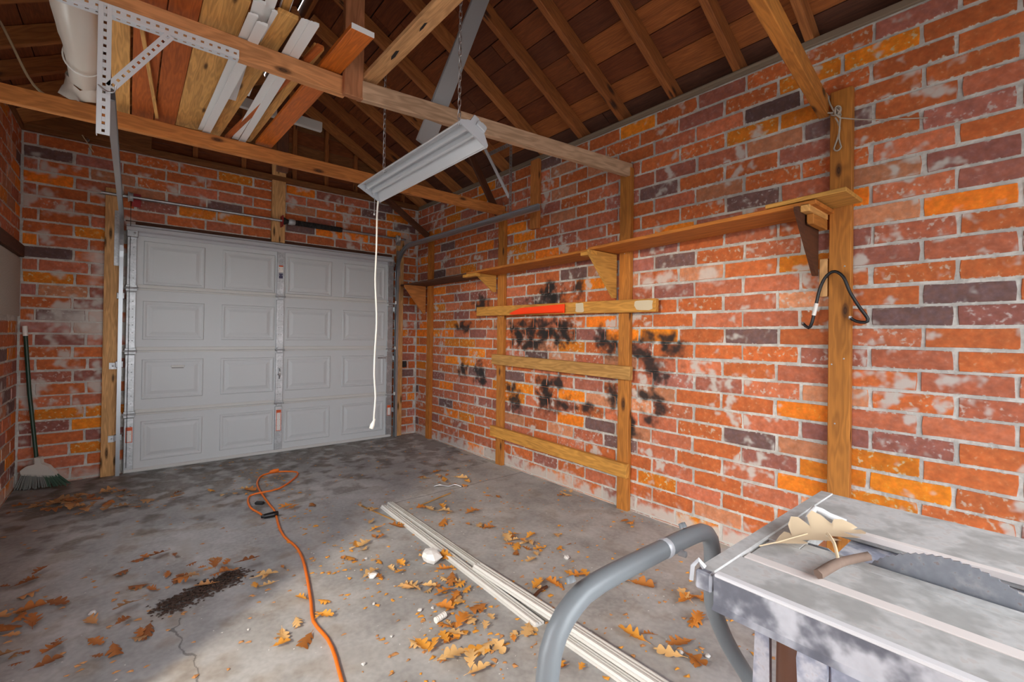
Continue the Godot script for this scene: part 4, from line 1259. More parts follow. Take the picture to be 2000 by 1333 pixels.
	part(bulb, "shank", tube(curve([Vector3(-2.99, 2.75, 0.05), Vector3(-2.99, 2.74, 0.09), Vector3(-2.985, 2.72, 0.10), Vector3(-2.98, 2.73, 0.115)], 0.01), 0.006, 8), M.chain)

# ------------------------------------------------------------------ light fixture
func build_fixture() -> void:
	var f := thing("strip_light", "unlit white shop light with ribbed reflector hung by chains", "light fixture")
	# cross-section in local x (across the mouth) and y (behind it); the mouth faces local -y
	var a := Vector3(-1.66, 2.101, 0)
	var b := Vector3(-1.522, 2.031, 0)
	var ex := (b - a).normalized()
	var ey := Vector3(-ex.y, ex.x, 0)
	var xf := Transform3D(Basis(ex, ey, Vector3(0, 0, 1)), (a + b) * 0.5)
	f.transform = xf
	var z0 := 2.37
	var z1 := 3.47
	var w := 0.155
	# reflector sheet: wings and two ridges, 1.5 mm thick
	var top := [Vector2(-w / 2, 0.0), Vector2(-w / 2 + 0.004, 0.006), Vector2(-0.050, 0.040), Vector2(-0.043, 0.040), Vector2(-0.034, 0.014), Vector2(-0.024, 0.014), Vector2(-0.014, 0.040), Vector2(-0.003, 0.040), Vector2(0.006, 0.014), Vector2(0.016, 0.014), Vector2(0.026, 0.040), Vector2(0.034, 0.040), Vector2(w / 2 - 0.004, 0.006), Vector2(w / 2, 0.0)]
	var prof := PackedVector2Array()
	for p in top: prof.append(p)
	var back := top.duplicate()
	back.reverse()
	for p in back: prof.append(p + Vector2(0, 0.0025))
	var pr := PackedVector2Array()
	for p in prof: pr.append(Vector2(p.x, p.y))
	if Geometry2D.is_polygon_clockwise(pr): pr.reverse()
	part(f, "reflector", sweep(pr, PackedVector3Array([Vector3(0, 0, z0), Vector3(0, 0, z1)]), Vector3(1, 0, 0)), M.lamp_white)
	part(f, "ballast_channel", cbox(Vector3(0.062, 0.038, z1 - z0 - 0.01), 0.004), M.lamp_side, at(0.0, 0.058, (z0 + z1) / 2))
	for s in [-1, 1]:
		part(f, "rim", cbox(Vector3(0.006, 0.010, z1 - z0), 0.002), M.lamp_white, at(s * w / 2, 0.003, (z0 + z1) / 2))
		var zc := z0 if s < 0 else z1
		var cap := PackedVector2Array([Vector2(-w / 2 - 0.003, -0.002), Vector2(w / 2 + 0.003, -0.002), Vector2(w / 2 + 0.002, 0.012), Vector2(0.040, 0.044), Vector2(0.036, 0.078), Vector2(0.010, 0.080), Vector2(0.006, 0.070), Vector2(-0.006, 0.070), Vector2(-0.010, 0.080), Vector2(-0.036, 0.078), Vector2(-0.040, 0.044), Vector2(-w / 2 - 0.002, 0.012)])
		part(f, "end_cap", slab(cap, 0.008), M.lamp_side, at(0, 0, zc + s * 0.004))
		if s > 0: part(f, "end_box", cbox(Vector3(0.05, 0.026, 0.016), 0.003), M.lamp_side, at(0.012, 0.055, zc + 0.012))
		for e in [-0.029, 0.017]:
			part(f, "lamp_holder", cbox(Vector3(0.016, 0.024, 0.012), 0.003), M.lamp_side, at(e, 0.018, zc - s * 0.012))
	# chains
	for c in [[Vector3(-1.658, 2.105, 3.466), 3.36, "near"], [Vector3(-1.655, 2.105, 2.72), 2.62, "far"]]:
		var ch := thing("chain", "steel chain holding the " + ("end of the shop light nearest the table saw" if c[2] == "near" else "shop light below the smudged board"), "chain")
		var link := new_st()
		var lp := PackedVector3Array()
		for k in 12:
			var t := TAU * k / 12
			lp.append(Vector3(cos(t) * 0.0065, sin(t) * 0.0065 + (0.010 if sin(t) > 0 else -0.010), 0))
		add_sweep(link, circle(0.0019, 5), lp, Vector3(0, 0, 1), true, false, true)
		var lm := done(link)
		var st := SurfaceTool.new()
		var y: float = c[0].y
		var k := 0
		while y < c[1]:
			st.append_from(lm, 0, Transform3D(Basis(Vector3.UP, PI / 2 * (k % 2) + 0.5), Vector3(c[0].x, y, c[0].z)))
			y += 0.0265
			k += 1
		part(ch, "links", st.commit(), M.chain)
		part(ch, "hook", tube(curve([Vector3(c[0].x, c[0].y - 0.002, c[0].z), Vector3(c[0].x + 0.008, c[0].y - 0.012, c[0].z), Vector3(c[0].x + 0.016, c[0].y - 0.004, c[0].z)], 0.006), 0.0022, 6), M.chain)
	# pull chain and hanging flex
	var pc := thing("pull_cord", "short pull chain hanging from the far end of the shop light", "pull cord")
	part(pc, "chain", tube(PackedVector3Array([Vector3(-1.56, 2.05, 2.375), Vector3(-1.56, 1.955, 2.375)]), 0.0022, 6), M.chain)
	part(pc, "bell", lathe([[0.0, 0.0], [0.006, 0.0], [0.004, 0.014], [0.0, 0.016]], 8), M.chain, at(-1.56, 1.942, 2.375))
	var fx := thing("power_cord", "white power cord hanging from the shop light with its plug free", "cord")
	var pts := [Vector3(-1.535, 2.035, 2.37), Vector3(-1.532, 1.95, 2.35), Vector3(-1.530, 1.75, 2.345), Vector3(-1.535, 1.55, 2.345), Vector3(-1.528, 1.42, 2.345), Vector3(-1.522, 1.28, 2.345), Vector3(-1.530, 1.10, 2.345), Vector3(-1.532, 0.95, 2.345), Vector3(-1.522, 0.82, 2.345), Vector3(-1.528, 0.72, 2.345), Vector3(-1.530, 0.675, 2.345)]
	part(fx, "flex", tube(curve(pts, 0.04), 0.0055, 8), M.cord_white)
	part(fx, "plug", lathe([[0.0, -0.035], [0.013, -0.033], [0.014, -0.01], [0.008, 0.012], [0.006, 0.03], [0.0, 0.03]], 10), M.cord_white, Transform3D(Basis(Vector3(0, 0, 1), -0.35), Vector3(-1.535, 0.655, 2.345)))

# ------------------------------------------------------------------ floor things
func leaf_mesh(seed_: int) -> ArrayMesh:
	var g := RandomNumberGenerator.new()
	g.seed = seed_
	var st := new_st()
	st.set_smooth_group(0)
	var n := 18
	var lobes := g.randf_range(2.6, 3.7)
	var curl := g.randf_range(0.15, 0.60)
	var bend := g.randf_range(-0.25, 0.40)
	var wmax := g.randf_range(0.28, 0.40)
	var tw := g.randf_range(-0.5, 0.5)
	var rows := []
	for i in n + 1:
		var t := float(i) / n
		var env := pow(sin(PI * clampf(t * 0.96 + 0.02, 0, 1)), 0.75)
		var lob := 0.20 + 0.80 * pow(absf(sin(PI * lobes * t + 0.3)), 1.25)
		var wl := wmax * env * lob
		var wr := wmax * env * (0.20 + 0.80 * pow(absf(sin(PI * lobes * t + 0.75)), 1.25))
		var sl := 0.13 * lob
		var y0 := 0.16 * sin(PI * t) * bend + 0.02
		var row := []
		for e in [-1.0, -0.5, 0.0, 0.5, 1.0]:
			var ww: float = (wl if e < 0 else wr) * absf(e)
			var x: float = signf(e) * ww
			var yy: float = y0 + curl * ww * ww * 2.6 + tw * x * (t - 0.5) * 0.5
			row.append(Vector3(x, yy, t - 0.5 + sl * absf(e)))
		rows.append(row)
	for i in n:
		for k in 4:
			quad(st, rows[i][k], rows[i][k + 1], rows[i + 1][k + 1], rows[i + 1][k], Vector3.UP)
	add_tube(st, PackedVector3Array([Vector3(0, 0.02, -0.66), Vector3(0, 0.03, -0.45), Vector3(0, 0.16 * sin(PI * 0.35) * bend + 0.03, -0.1)]), 0.010, 4)
	return done(st)

func build_floor_things() -> void:
	var g := RandomNumberGenerator.new()
	g.seed = 3131
	var lm := []
	for i in 9: lm.append(leaf_mesh(700 + i))
	# drifts of oak leaves: x, z, spread, count, where
	var where := {
		"heap": ["dry leaf in the heap in front of the broom", "leaves heaped in front of the broom"],
		"w": ["dry leaf between the broom and the left wall", "leaves by the left wall"],
		"l": ["dry leaf on the dim floor left of the cord", "leaves left of the extension cord"],
		"d": ["dry leaf lying on the dark ridge of soil", "leaves on the soil ridge"],
		"c": ["dry leaf close beside the orange extension cord", "leaves beside the extension cord"],
		"t": ["dry leaf beyond the far end of the floor mouldings", "leaves beyond the floor mouldings"],
		"m": ["dry leaf between orange cord and white floor mouldings", "leaves between cord and floor mouldings"],
		"p": ["dry leaf between the floor mouldings and the rack", "leaves before the timber rack"],
		"r": ["dry leaf at the foot of the timber rack", "leaves at the foot of the rack"],
		"h": ["dry leaf beside the bent handle of the saw stand", "leaves by the saw stand handle"],
		"s": ["dry leaf on the floor under the saw stand", "leaves under the saw stand"]}
	var clusters := [[-2.89, 0.77, 0.21, 42, "heap"], [-3.18, 0.61, 0.15, 8, "w"], [-2.96, 2.27, 0.20, 13, "l"], [-2.9, 2.65, 0.19, 12, "l"], [-3.1, 1.96, 0.13, 4, "l"], [-2.54, 2.4, 0.15, 7, "l"], [-2.33, 2.32, 0.16, 14, "d"], [-2.61, 2.1, 0.13, 5, "l"], [-2.56, 0.9, 0.24, 8, "l"], [-2.01, 1.04, 0.2, 7, "c"], [-1.79, 1.72, 0.08, 4, "c"], [-2.15, 2.59, 0.09, 5, "c"], [-2.7, 2.76, 0.1, 5, "l"], [-0.66, 1.7, 0.15, 9, "t"], [-0.63, 1.91, 0.13, 6, "t"], [-1.45, 2.03, 0.07, 4, "m"], [-1.09, 2.33, 0.09, 5, "t"], [-1.48, 2.4, 0.12, 7, "m"], [-1.73, 2.55, 0.1, 5, "m"], [-1.7, 2.86, 0.1, 7, "m"], [-1.85, 2.67, 0.07, 2, "c"], [-1.43, 2.91, 0.07, 4, "m"], [-1.45, 3.1, 0.07, 4, "m"], [-1.6, 3.1, 0.07, 5, "m"], [-1.53, 3.23, 0.09, 6, "m"], [-1.57, 3.39, 0.10, 9, "m"], [-1.55, 3.5, 0.07, 4, "m"], [-1.74, 3.48, 0.09, 6, "m"], [-1.7, 3.61, 0.09, 6, "m"], [-1.68, 3.73, 0.10, 6, "m"], [-2.15, 3.13, 0.08, 6, "c"], [-2.06, 2.94, 0.05, 2, "c"], [-0.94, 3.06, 0.10, 12, "p"], [-0.95, 3.19, 0.09, 6, "p"], [-1.0, 2.54, 0.13, 5, "t"], [-0.64, 2.37, 0.07, 2, "t"], [-0.94, 2.72, 0.07, 3, "p"], [-0.73, 3.21, 0.09, 3, "p"], [-0.12, 2.65, 0.07, 4, "r"], [-1.20, 3.48, 0.05, 2, "p"], [-0.99, 3.45, 0.04, 2, "h"], [-0.92, 3.53, 0.04, 2, "h"], [-1.08, 3.54, 0.04, 2, "h"], [-1.46, 3.7, 0.05, 4, "h"], [-1.46, 3.93, 0.05, 3, "h"], [-0.79, 3.75, 0.04, 2, "s"], [-0.69, 3.98, 0.08, 4, "s"], [-0.81, 4.09, 0.05, 2, "s"], [-1.09, 4.0, 0.04, 2, "s"], [-1.06, 4.16, 0.05, 4, "s"], [-0.15, 3.26, 0.06, 2, "r"]]
	var cordline := [Vector2(-2.119, 3.49), Vector2(-2.085, 3.236), Vector2(-2.095, 3.084), Vector2(-2.064, 2.946), Vector2(-2.015, 2.711), Vector2(-1.976, 2.479), Vector2(-1.985, 2.156), Vector2(-1.937, 1.699), Vector2(-1.926, 1.126), Vector2(-1.819, 0.769), Vector2(-1.58, 0.86), Vector2(-1.803, 1.22), Vector2(-2.001, 1.253), Vector2(-2.05, 1.531), Vector2(-2.019, 1.74)]
	for c in clusters:
		var dark: bool = c[4] in ["heap", "w", "l", "d"]
		for i in c[3]:
			var r: float = c[2] * sqrt(g.randf()) * 1.15
			var th := g.randf() * TAU
			var size := g.randf_range(0.055, 0.105) if c[4] != "s" else g.randf_range(0.09, 0.12)
			if g.randf() < 0.35: size *= 0.55
			if c[4] == "heap": size *= 1.05
			var lift := g.randf_range(0.0, 0.06) * (1.0 - 0.7 * r / 0.21) if c[4] == "heap" else (0.02 + g.randf() * 0.02 if c[4] == "d" else g.randf_range(0.0, 0.006))
			var basis := Basis(Vector3.UP, g.randf() * TAU) * Basis(Vector3(1, 0, 0), g.randf_range(-0.16, 0.16)) * Basis(Vector3(0, 0, 1), g.randf_range(-0.25, 0.25))
			var flipped := g.randf() < 0.25
			if flipped: basis = basis * Basis(Vector3(0, 0, 1), PI)
			var list: Array = M.leaf_dark if dark else M.leaf
			var x := clampf(c[0] + r * cos(th), XL + 0.06, -0.06)
			var pos := Vector3(x, 0.006 + lift + size * 0.06, c[1] + r * sin(th))
			for k in cordline.size() - 1:
				var near := Geometry2D.get_closest_point_to_segment(Vector2(pos.x, pos.z), cordline[k], cordline[k + 1])
				var off := Vector2(pos.x, pos.z) - near
				if off.length() < size * 0.62:
					off = (off if off.length() > 0.002 else Vector2(1, 0)).normalized() * size * 0.64
					pos = Vector3(near.x + off.x, pos.y, near.y + off.y)
			if c[4] == "heap": pos.y += 0.02 * (1.0 - r / 0.3)
			var w: Array = where[c[4]]
			var li := g.randi() % list.size()
			var look: String = (["dark brown", "deep brown", "tan", "grey brown"] if dark else ["ochre", "pale tan", "rust", "buff", "brown"])[li]
			look = ("tiny " if size < 0.04 else "small " if size < 0.06 else "large " if size > 0.092 else "") + look + (" upturned" if flipped else "")
			single("oak_leaf", lm[g.randi() % lm.size()], list[li], look + " " + w[0], "leaf", Transform3D(basis.scaled(Vector3.ONE * size), pos), w[1])
	# crumbs of leaf all over the floor: nobody could count them
	var crumb := new_st()
	var cv := [Vector3(-0.5, 0, -0.3), Vector3(0.5, 0.05, -0.2), Vector3(0.25, 0.0, 0.4), Vector3(-0.3, 0.10, 0.25), Vector3(0.05, 0.16, 0.05)]
	for k in 4: tri(crumb, cv[k], cv[(k + 1) % 4], cv[4], Vector3.UP)
	quad(crumb, cv[0], cv[1], cv[2], cv[3], Vector3.DOWN)
	var cm := done(crumb)
	for kind in 4:
		var mm := MultiMesh.new()
		mm.transform_format = MultiMesh.TRANSFORM_3D
		mm.mesh = cm
		var cnt: int = [700, 420, 1100, 420][kind]
		mm.instance_count = cnt
		for i in cnt:
			var p: Vector3
			var s := g.randf_range(0.006, 0.022)
			if kind != 2:
				if g.randf() < 0.6:
					var c: Array = clusters[g.randi() % clusters.size()]
					p = Vector3(c[0] + g.randfn(0, 0.17), 0.0015, c[1] + g.randfn(0, 0.17))
				else:
					p = Vector3(g.randf_range(XL + 0.05, -0.1), 0.0015, g.randf_range(0.1, 4.3))
				if kind == 0: s *= 1.4
				if kind == 1: s *= 0.6
				if kind == 3:
					s *= 1.5
					p.x = maxf(p.x, -2.0 + 0.3 * g.randf())
			else:
				var t := g.randf()
				p = Vector3(lerpf(-2.58, -2.26, t) + g.randfn(0, 0.03), 0.002, lerpf(2.585, 2.45, t) + g.randfn(0, 0.035))
				var dd := Vector2(p.x - lerpf(-2.58, -2.26, t), p.z - lerpf(2.585, 2.45, t)).length()
				p.y += maxf(0.0, 0.022 - dd * 0.45) * g.randf()
				s = g.randf_range(0.008, 0.024)
			p.x = clampf(p.x, XL + 0.03, -0.07)
			mm.set_instance_transform(i, Transform3D(Basis(Vector3.UP, g.randf() * TAU).scaled(Vector3(s, s, s * g.randf_range(0.4, 1.0))), p))
		var o := MultiMeshInstance3D.new()
		o.name = ["leaf_crumbs", "grit", "soil_crumbs", "leaf_flakes"][kind]
		o.multimesh = mm
		o.material_override = [M.leaf_dark[2], M.stone, M.soil, M.leaf[0]][kind]
		add_child(o)
		tag(o, ["brown crumbs of dry leaf strewn over the floor", "pale grit strewn over the floor", "dark crumbly soil swept into a low ridge", "ochre flakes of broken leaf around the floor mouldings"][kind], ["leaf litter", "grit", "soil", "leaf litter"][kind], "", "stuff")
	# orange extension cord
	var ec := thing("extension_cord", "orange extension cord snaking across the concrete floor", "cord")
	var flat := [[-2.119, 3.49], [-2.096, 3.355], [-2.085, 3.236], [-2.095, 3.084], [-2.064, 2.946], [-2.015, 2.711], [-1.976, 2.479], [-1.968, 2.319], [-1.985, 2.156], [-1.976, 1.981], [-1.937, 1.699], [-1.937, 1.522], [-1.926, 1.126], [-1.893, 0.917], [-1.819, 0.769], [-1.697, 0.753], [-1.58, 0.86], [-1.643, 1.025], [-1.803, 1.22], [-1.92, 1.274], [-2.001, 1.253], [-2.038, 1.356], [-2.05, 1.531], [-2.019, 1.692], [-2.026, 1.76]]
	var pts := [Vector3(-2.16, 0.007, 3.95), Vector3(-2.14, 0.007, 3.7)]
	for p in flat: pts.append(Vector3(p[0], 0.0068 + (0.012 if absf(p[1] - 1.274) < 0.03 and p[0] > -1.95 else 0.0), p[1]))
	part(ec, "flex", tube(curve(pts, 0.05), 0.0066, 8), M.cord_orange)
	part(ec, "socket_end", lathe([[0.0, -0.05], [0.016, -0.05], [0.018, -0.02], [0.015, 0.03], [0.009, 0.05], [0.0, 0.05]], 10), M.black, Transform3D(Basis(Vector3(0, 0, 1), PI / 2) * Basis(Vector3(1, 0, 0), 0.0), Vector3(-1.985, 0.018, 1.775)))
	part(ec, "plug_end", lathe([[0.0, -0.04], [0.016, -0.038], [0.016, 0.0], [0.008, 0.03], [0.0, 0.03]], 10), M.cord_orange, Transform3D(Basis(Vector3(0, 0, 1), PI / 2), Vector3(-1.74, 0.02, 0.755)))
	# black clip by the cord
	single("plastic_clip", cbox(Vector3(0.03, 0.018, 0.06), 0.007), M.black_matt, "small black clip inside the loop of the extension cord", "clip", Transform3D(Basis(Vector3.UP, 0.9), Vector3(-1.985, 0.009, 1.47)))
	# white mouldings lying on the floor
	var fm := PackedVector2Array([Vector2(0.0, -0.5), Vector2(0.22, -0.5), Vector2(0.26, -0.44), Vector2(0.26, -0.34), Vector2(0.08, -0.28), Vector2(0.30, -0.14), Vector2(0.33, -0.02), Vector2(0.14, 0.04), Vector2(0.36, 0.16), Vector2(0.38, 0.34), Vector2(0.20, 0.40), Vector2(0.18, 0.5), Vector2(0.0, 0.5)])
	var fl := [[Vector3(-1.322, 0.001, 2.06), Vector3(-1.372, 0.001, 3.69), 0.055, M.white_floor, "long white moulding on the floor, at the left of the bundle"],
		[Vector3(-1.262, 0.001, 2.02), Vector3(-1.292, 0.001, 3.86), 0.045, M.white_trim_worn, "long white moulding on the floor, at the right of the bundle"],
		[Vector3(-1.312, 0.018, 3.16), Vector3(-1.282, 0.018, 4.65), 0.06, M.white_floor, "white moulding lapped on top of the floor bundle"],
		[Vector3(-1.350, 0.001, 3.74), Vector3(-1.330, 0.001, 4.75), 0.05, M.white_floor, "short white moulding under the saw stand handle"],
		[Vector3(-1.445, 0.001, 1.90), Vector3(-1.365, 0.001, 2.32), 0.012, M.rail_grey, "thin grey sliver of wood beside the floor mouldings"]]
	for t in fl:
		var pr := PackedVector2Array()
		for q in fm: pr.append(q * t[2])
		single("trim_moulding", sweep(pr, PackedVector3Array([t[0], t[1]]), Vector3.UP), t[3], t[4], "moulding", Transform3D(), "mouldings on the floor")
	# twigs, paper, bits
	single("twig", tube(curve([Vector3(-1.119, 0.006, 2.196), Vector3(-0.96, 0.007, 2.15), Vector3(-0.809, 0.006, 2.106)], 0.05), 0.005, 6), M.rail_grey, "thin straight grey stick beyond the floor mouldings", "stick")
	single("twig", tube(curve([Vector3(-1.271, 0.010, 3.538), Vector3(-1.21, 0.014, 3.515), Vector3(-1.145, 0.008, 3.502)], 0.03), 0.008, 6), M.dark_wood, "dark stub of twig beside the saw stand handle", "stick")
	single("wire_scrap", tube(curve([Vector3(-0.83, 0.006, 1.90), Vector3(-0.80, 0.02, 1.93), Vector3(-0.74, 0.008, 1.97), Vector3(-0.70, 0.02, 1.99), Vector3(-0.66, 0.006, 2.03)], 0.02), 0.006, 6), M.chain, "bright twist of metal among the far leaves", "scrap")
	single("paper_wad", rough_lump(0.062, 12, 0.55), M.paper, "crumpled white paper wad against the floor mouldings", "paper", at(-1.445, 0.028, 2.924))
	single("paper_wad", rough_lump(0.030, 17, 0.45), M.paper, "small white paper scrap among leaves by the cord", "paper", at(-1.757, 0.012, 2.89))
	var can := single("ribbed_spacer", lathe([[0.0, -0.026], [0.013, -0.026]] + range(9).map(func(i): return [0.013 if i % 2 else 0.0115, -0.024 + i * 0.006]) + [[0.013, 0.026], [0.0, 0.026]], 12, false), M.label_white, "small white ribbed plastic spacer on the floor", "spacer", Transform3D(Basis(Vector3(0, 0, 1), PI / 2) * Basis(Vector3(1, 0, 0), 0.2), Vector3(-1.673, 0.0135, 3.399)))
	var pb := [[-2.807, 2.446, 0.014], [-2.314, 2.969, 0.006], [-1.71, 2.694, 0.009], [-1.846, 3.116, 0.008], [-1.709, 3.288, 0.011], [-1.879, 3.369, 0.007], [-1.656, 3.306, 0.008], [-1.059, 4.15, 0.010], [-0.997, 4.224, 0.011], [-2.027, 3.451, 0.008], [-0.86, 3.36, 0.016]]
	for i in pb.size():
		single("pebble", rough_lump(pb[i][2], 40 + i, 0.7), M.stone, "small pale chip of mortar on the concrete floor", "chip", at(pb[i][0], pb[i][2] * 0.62, pb[i][1]), "mortar chips on the floor")
	# broom in the corner
	var b := thing("broom", "angled broom with green handle leaning in the brick corner", "broom")
	var foot := Vector3(-3.235, 0.235, 0.115)
	var head := Vector3(-3.318, 1.235, 0.06)
	part(b, "handle", tube(PackedVector3Array([foot, foot.lerp(head, 0.5) + Vector3(-0.006, 0, 0.0), head.lerp(foot, 0.06)]), 0.0125, 12), M.broom_green)
	part(b, "grip", tube(PackedVector3Array([head.lerp(foot, 0.075), head]), 0.015, 12), M.label_white, Transform3D(), "white grip")
	var cap := PackedVector2Array([Vector2(-0.105, -0.02), Vector2(0.105, -0.055), Vector2(0.10, -0.015), Vector2(0.06, 0.04), Vector2(0.02, 0.062), Vector2(0.015, 0.11), Vector2(-0.018, 0.11), Vector2(-0.02, 0.062), Vector2(-0.075, 0.045), Vector2(-0.11, 0.015)])
	part(b, "cap", slab(cap, 0.036), M.broom_grey, Transform3D(Basis(Vector3.UP, -0.42) * Basis(Vector3(1, 0, 0), 0.10), Vector3(-3.215, 0.135, 0.125)))
	var st := new_st()
	var st2 := new_st()
	for i in 64:
		var t := (i % 32) / 31.0
		var z := -0.012 if i < 32 else 0.012
		var lo := Vector3(lerpf(-0.14, 0.175, t) + g.randf_range(-0.006, 0.006), lerpf(-0.142, -0.128, t) + g.randf_range(-0.004, 0.006), z * 2.0 + g.randf_range(-0.008, 0.008))
		var hi := Vector3(lerpf(-0.10, 0.10, t), lerpf(-0.02, -0.045, t), z)
		add_sweep(st if t < 0.62 else st2, circle(0.0048, 4), PackedVector3Array([hi, lo]), Vector3(1, 0, 0))
	var bx := Transform3D(Basis(Vector3.UP, -0.42) * Basis(Vector3(1, 0, 0), 0.10), Vector3(-3.215, 0.147, 0.128))
	part(b, "bristles", done(st), M.bristle, bx)
	part(b, "bristles", done(st2), M.bristle_green, bx, "green bristles")

# ------------------------------------------------------------------ table saw
func build_saw() -> void:
	var s := thing("table_saw", "dusty grey table saw with exposed blade on a folding stand", "table saw")
	var h := 0.85
	var x0 := -2.0
	var x1 := -1.42
	var z0 := 4.712
	var z1 := 5.36
	# top in strips with two mitre slots, a throat and the blade slot left open
	var strips := [[x0, -1.908, z0, z1], [-1.888, -1.80, z0 + 0.03, z1], [-1.628, x1, z0, z1], [-1.80, -1.628, z0, 4.79], [-1.80, -1.628, 5.16, z1]]
	for t in strips:
		part(s, "table_plate", cbox(Vector3(t[1] - t[0], 0.022, t[3] - t[2]), 0.002), M.saw_top, at((t[0] + t[1]) / 2, h - 0.011, (t[2] + t[3]) / 2))
	part(s, "end_strip", cbox(Vector3(x1 - x0, 0.012, 0.028), 0.003), M.saw_top, at((x0 + x1) / 2, h - 0.004, z0 + 0.012))
	part(s, "slot_bed", cbox(Vector3(0.022, 0.01, z1 - z0 - 0.03), 0.001), M.saw_slot, at(-1.898, h - 0.0035, (z0 + z1) / 2 + 0.015), "slot filled with pale dust")
	part(s, "throat_plate", cbox(Vector3(0.030, 0.006, 0.37), 0.001), M.saw_top, at(-1.784, h - 0.003, 4.975))
	part(s, "throat_plate", cbox(Vector3(0.055, 0.006, 0.25), 0.001), M.saw_top, at(-1.724, h - 0.003, 5.035))
	part(s, "throat_well", cbox(Vector3(0.18, 0.01, 0.40), 0.001), M.saw_dark, at(-1.715, h - 0.075, 4.97))
	part(s, "slot_bed", cbox(Vector3(0.014, 0.012, 0.56), 0.001), M.saw_slot, at(-1.635, h - 0.004, 5.04), "pale ridge of dust along the throat")
	# blade
	var teeth := PackedVector2Array()
	for k in 80:
		var t := TAU * k / 80
		teeth.append(Vector2(cos(t), sin(t)) * 0.128)
		teeth.append(Vector2(cos(t + 0.02), sin(t + 0.02)) * 0.1255)
	part(s, "blade", slab(teeth, 0.003), M.blade, Transform3D(Basis(Vector3.UP, PI / 2), Vector3(-1.7595, h - 0.086, 4.975)))
	part(s, "riving_knife", slab(PackedVector2Array([Vector2(-0.03, -0.08), Vector2(0.06, -0.08), Vector2(0.08, 0.01), Vector2(0.03, 0.012), Vector2(-0.01, -0.01)]), 0.0025), M.blade, Transform3D(Basis(Vector3.UP, PI / 2), Vector3(-1.7595, h - 0.012, 4.85)))
	# fence rail along the long edge
	var rail := PackedVector2Array([Vector2(0.0, 0.0), Vector2(-0.008, 0.0), Vector2(-0.008, -0.045), Vector2(-0.014, -0.052), Vector2(0.0, -0.052)])
	part(s, "fence_rail", sweep(rail, PackedVector3Array([Vector3(x0, h + 0.003, z0 + 0.028), Vector3(x0, h + 0.003, z1)]), Vector3(1, 0, 0)), M.saw_rail)
	part(s, "fence_rail_lip", cbox(Vector3(0.014, 0.006, z1 - z0 - 0.03), 0.0015), M.label_bright, at(x0 - 0.004, h + 0.003, (z0 + z1) / 2 + 0.015))
	part(s, "rail_end", cbox(Vector3(0.014, 0.030, 0.026), 0.003), M.saw_rail, at(x0 - 0.004, h - 0.014, z0 + 0.012))
	part(s, "corner_hook", sweep(PackedVector2Array([Vector2(-0.003, -0.003), Vector2(0.003, -0.003), Vector2(0.003, 0.003), Vector2(-0.003, 0.003)]), PackedVector3Array([Vector3(x0 - 0.002, h + 0.004, z0 + 0.010), Vector3(x0 - 0.006, h + 0.014, z0 + 0.002), Vector3(x0 - 0.014, h + 0.006, z0 - 0.003), Vector3(x0 - 0.016, h - 0.016, z0 - 0.004)]), Vector3(0, 0, 1)), M.lamp_white)
	# body below
	var body := PackedVector2Array([Vector2(0.02, 0.0), Vector2(0.50, 0.0), Vector2(0.50, -0.36), Vector2(0.10, -0.36), Vector2(0.05, -0.20), Vector2(0.06, -0.06)])
	part(s, "cabinet", slab(body, 0.40), M.saw_body, Transform3D(Basis(Vector3(0, 0, 1), Vector3(0, 1, 0), Vector3(-1, 0, 0)), Vector3(-1.68, h - 0.024, 4.80)))
	part(s, "side_flange", slab(PackedVector2Array([Vector2(0.01, 0), Vector2(0.03, 0.0), Vector2(0.018, -0.08), Vector2(0.022, -0.34), Vector2(-0.012, -0.34), Vector2(-0.004, -0.09)]), 0.01), M.saw_body, Transform3D(Basis(Vector3(0, 0, 1), Vector3(0, 1, 0), Vector3(-1, 0, 0)), Vector3(-1.885, h - 0.03, 4.757)))
	part(s, "dust_port", lathe([[0.0, 0.0], [0.034, 0.0], [0.036, -0.10], [0.038, -0.42], [0.0, -0.42]], 20), M.motor, at(-1.872, h - 0.03, 4.818))
	part(s, "hinge_tab", slab(PackedVector2Array([Vector2(-0.012, 0.0), Vector2(0.012, 0.0), Vector2(0.02, -0.06), Vector2(0.018, -0.10), Vector2(0.0, -0.112), Vector2(-0.018, -0.10), Vector2(-0.02, -0.06)]), 0.012), M.saw_body, Transform3D(Basis(Vector3(0, 0, 1), Vector3(0, 1, 0), Vector3(-1, 0, 0)), Vector3(-1.925, h - 0.05, 4.848)))
	part(s, "front_skirt", cbox(Vector3(0.03, 0.33, 0.50), 0.012), M.saw_body, Transform3D(Basis(Vector3(0, 0, 1), 0.06), Vector3(-1.905, h - 0.19, 5.112)))
	# bent tube frame that serves as the handle of the stand
	var tp := [Vector3(-2.225, 0.03, 4.615), Vector3(-2.225, 0.30, 4.61), Vector3(-2.225, 0.60, 4.605), Vector3(-2.223, 0.715, 4.60), Vector3(-2.205, 0.772, 4.60), Vector3(-2.165, 0.803, 4.60), Vector3(-2.11, 0.815, 4.60), Vector3(-1.95, 0.815, 4.60), Vector3(-1.81, 0.812, 4.60), Vector3(-1.755, 0.80, 4.60), Vector3(-1.731, 0.762, 4.60), Vector3(-1.729, 0.70, 4.60), Vector3(-1.727, 0.645, 4.60), Vector3(-1.708, 0.595, 4.605), Vector3(-1.66, 0.52, 4.61), Vector3(-1.575, 0.40, 4.63), Vector3(-1.44, 0.20, 4.66), Vector3(-1.32, 0.022, 4.69)]
	part(s, "handle_tube", tube(curve(tp, 0.025), 0.0172, 16), M.pipe)
	part(s, "sleeve_joint", lathe([[0.0170, -0.008], [0.0182, -0.006], [0.0186, 0.0], [0.0182, 0.006], [0.0170, 0.008]], 16), M.perf, Transform3D(Basis(Vector3(0, 0, 1), PI / 2), Vector3(-1.915, 0.8145, 4.60)))
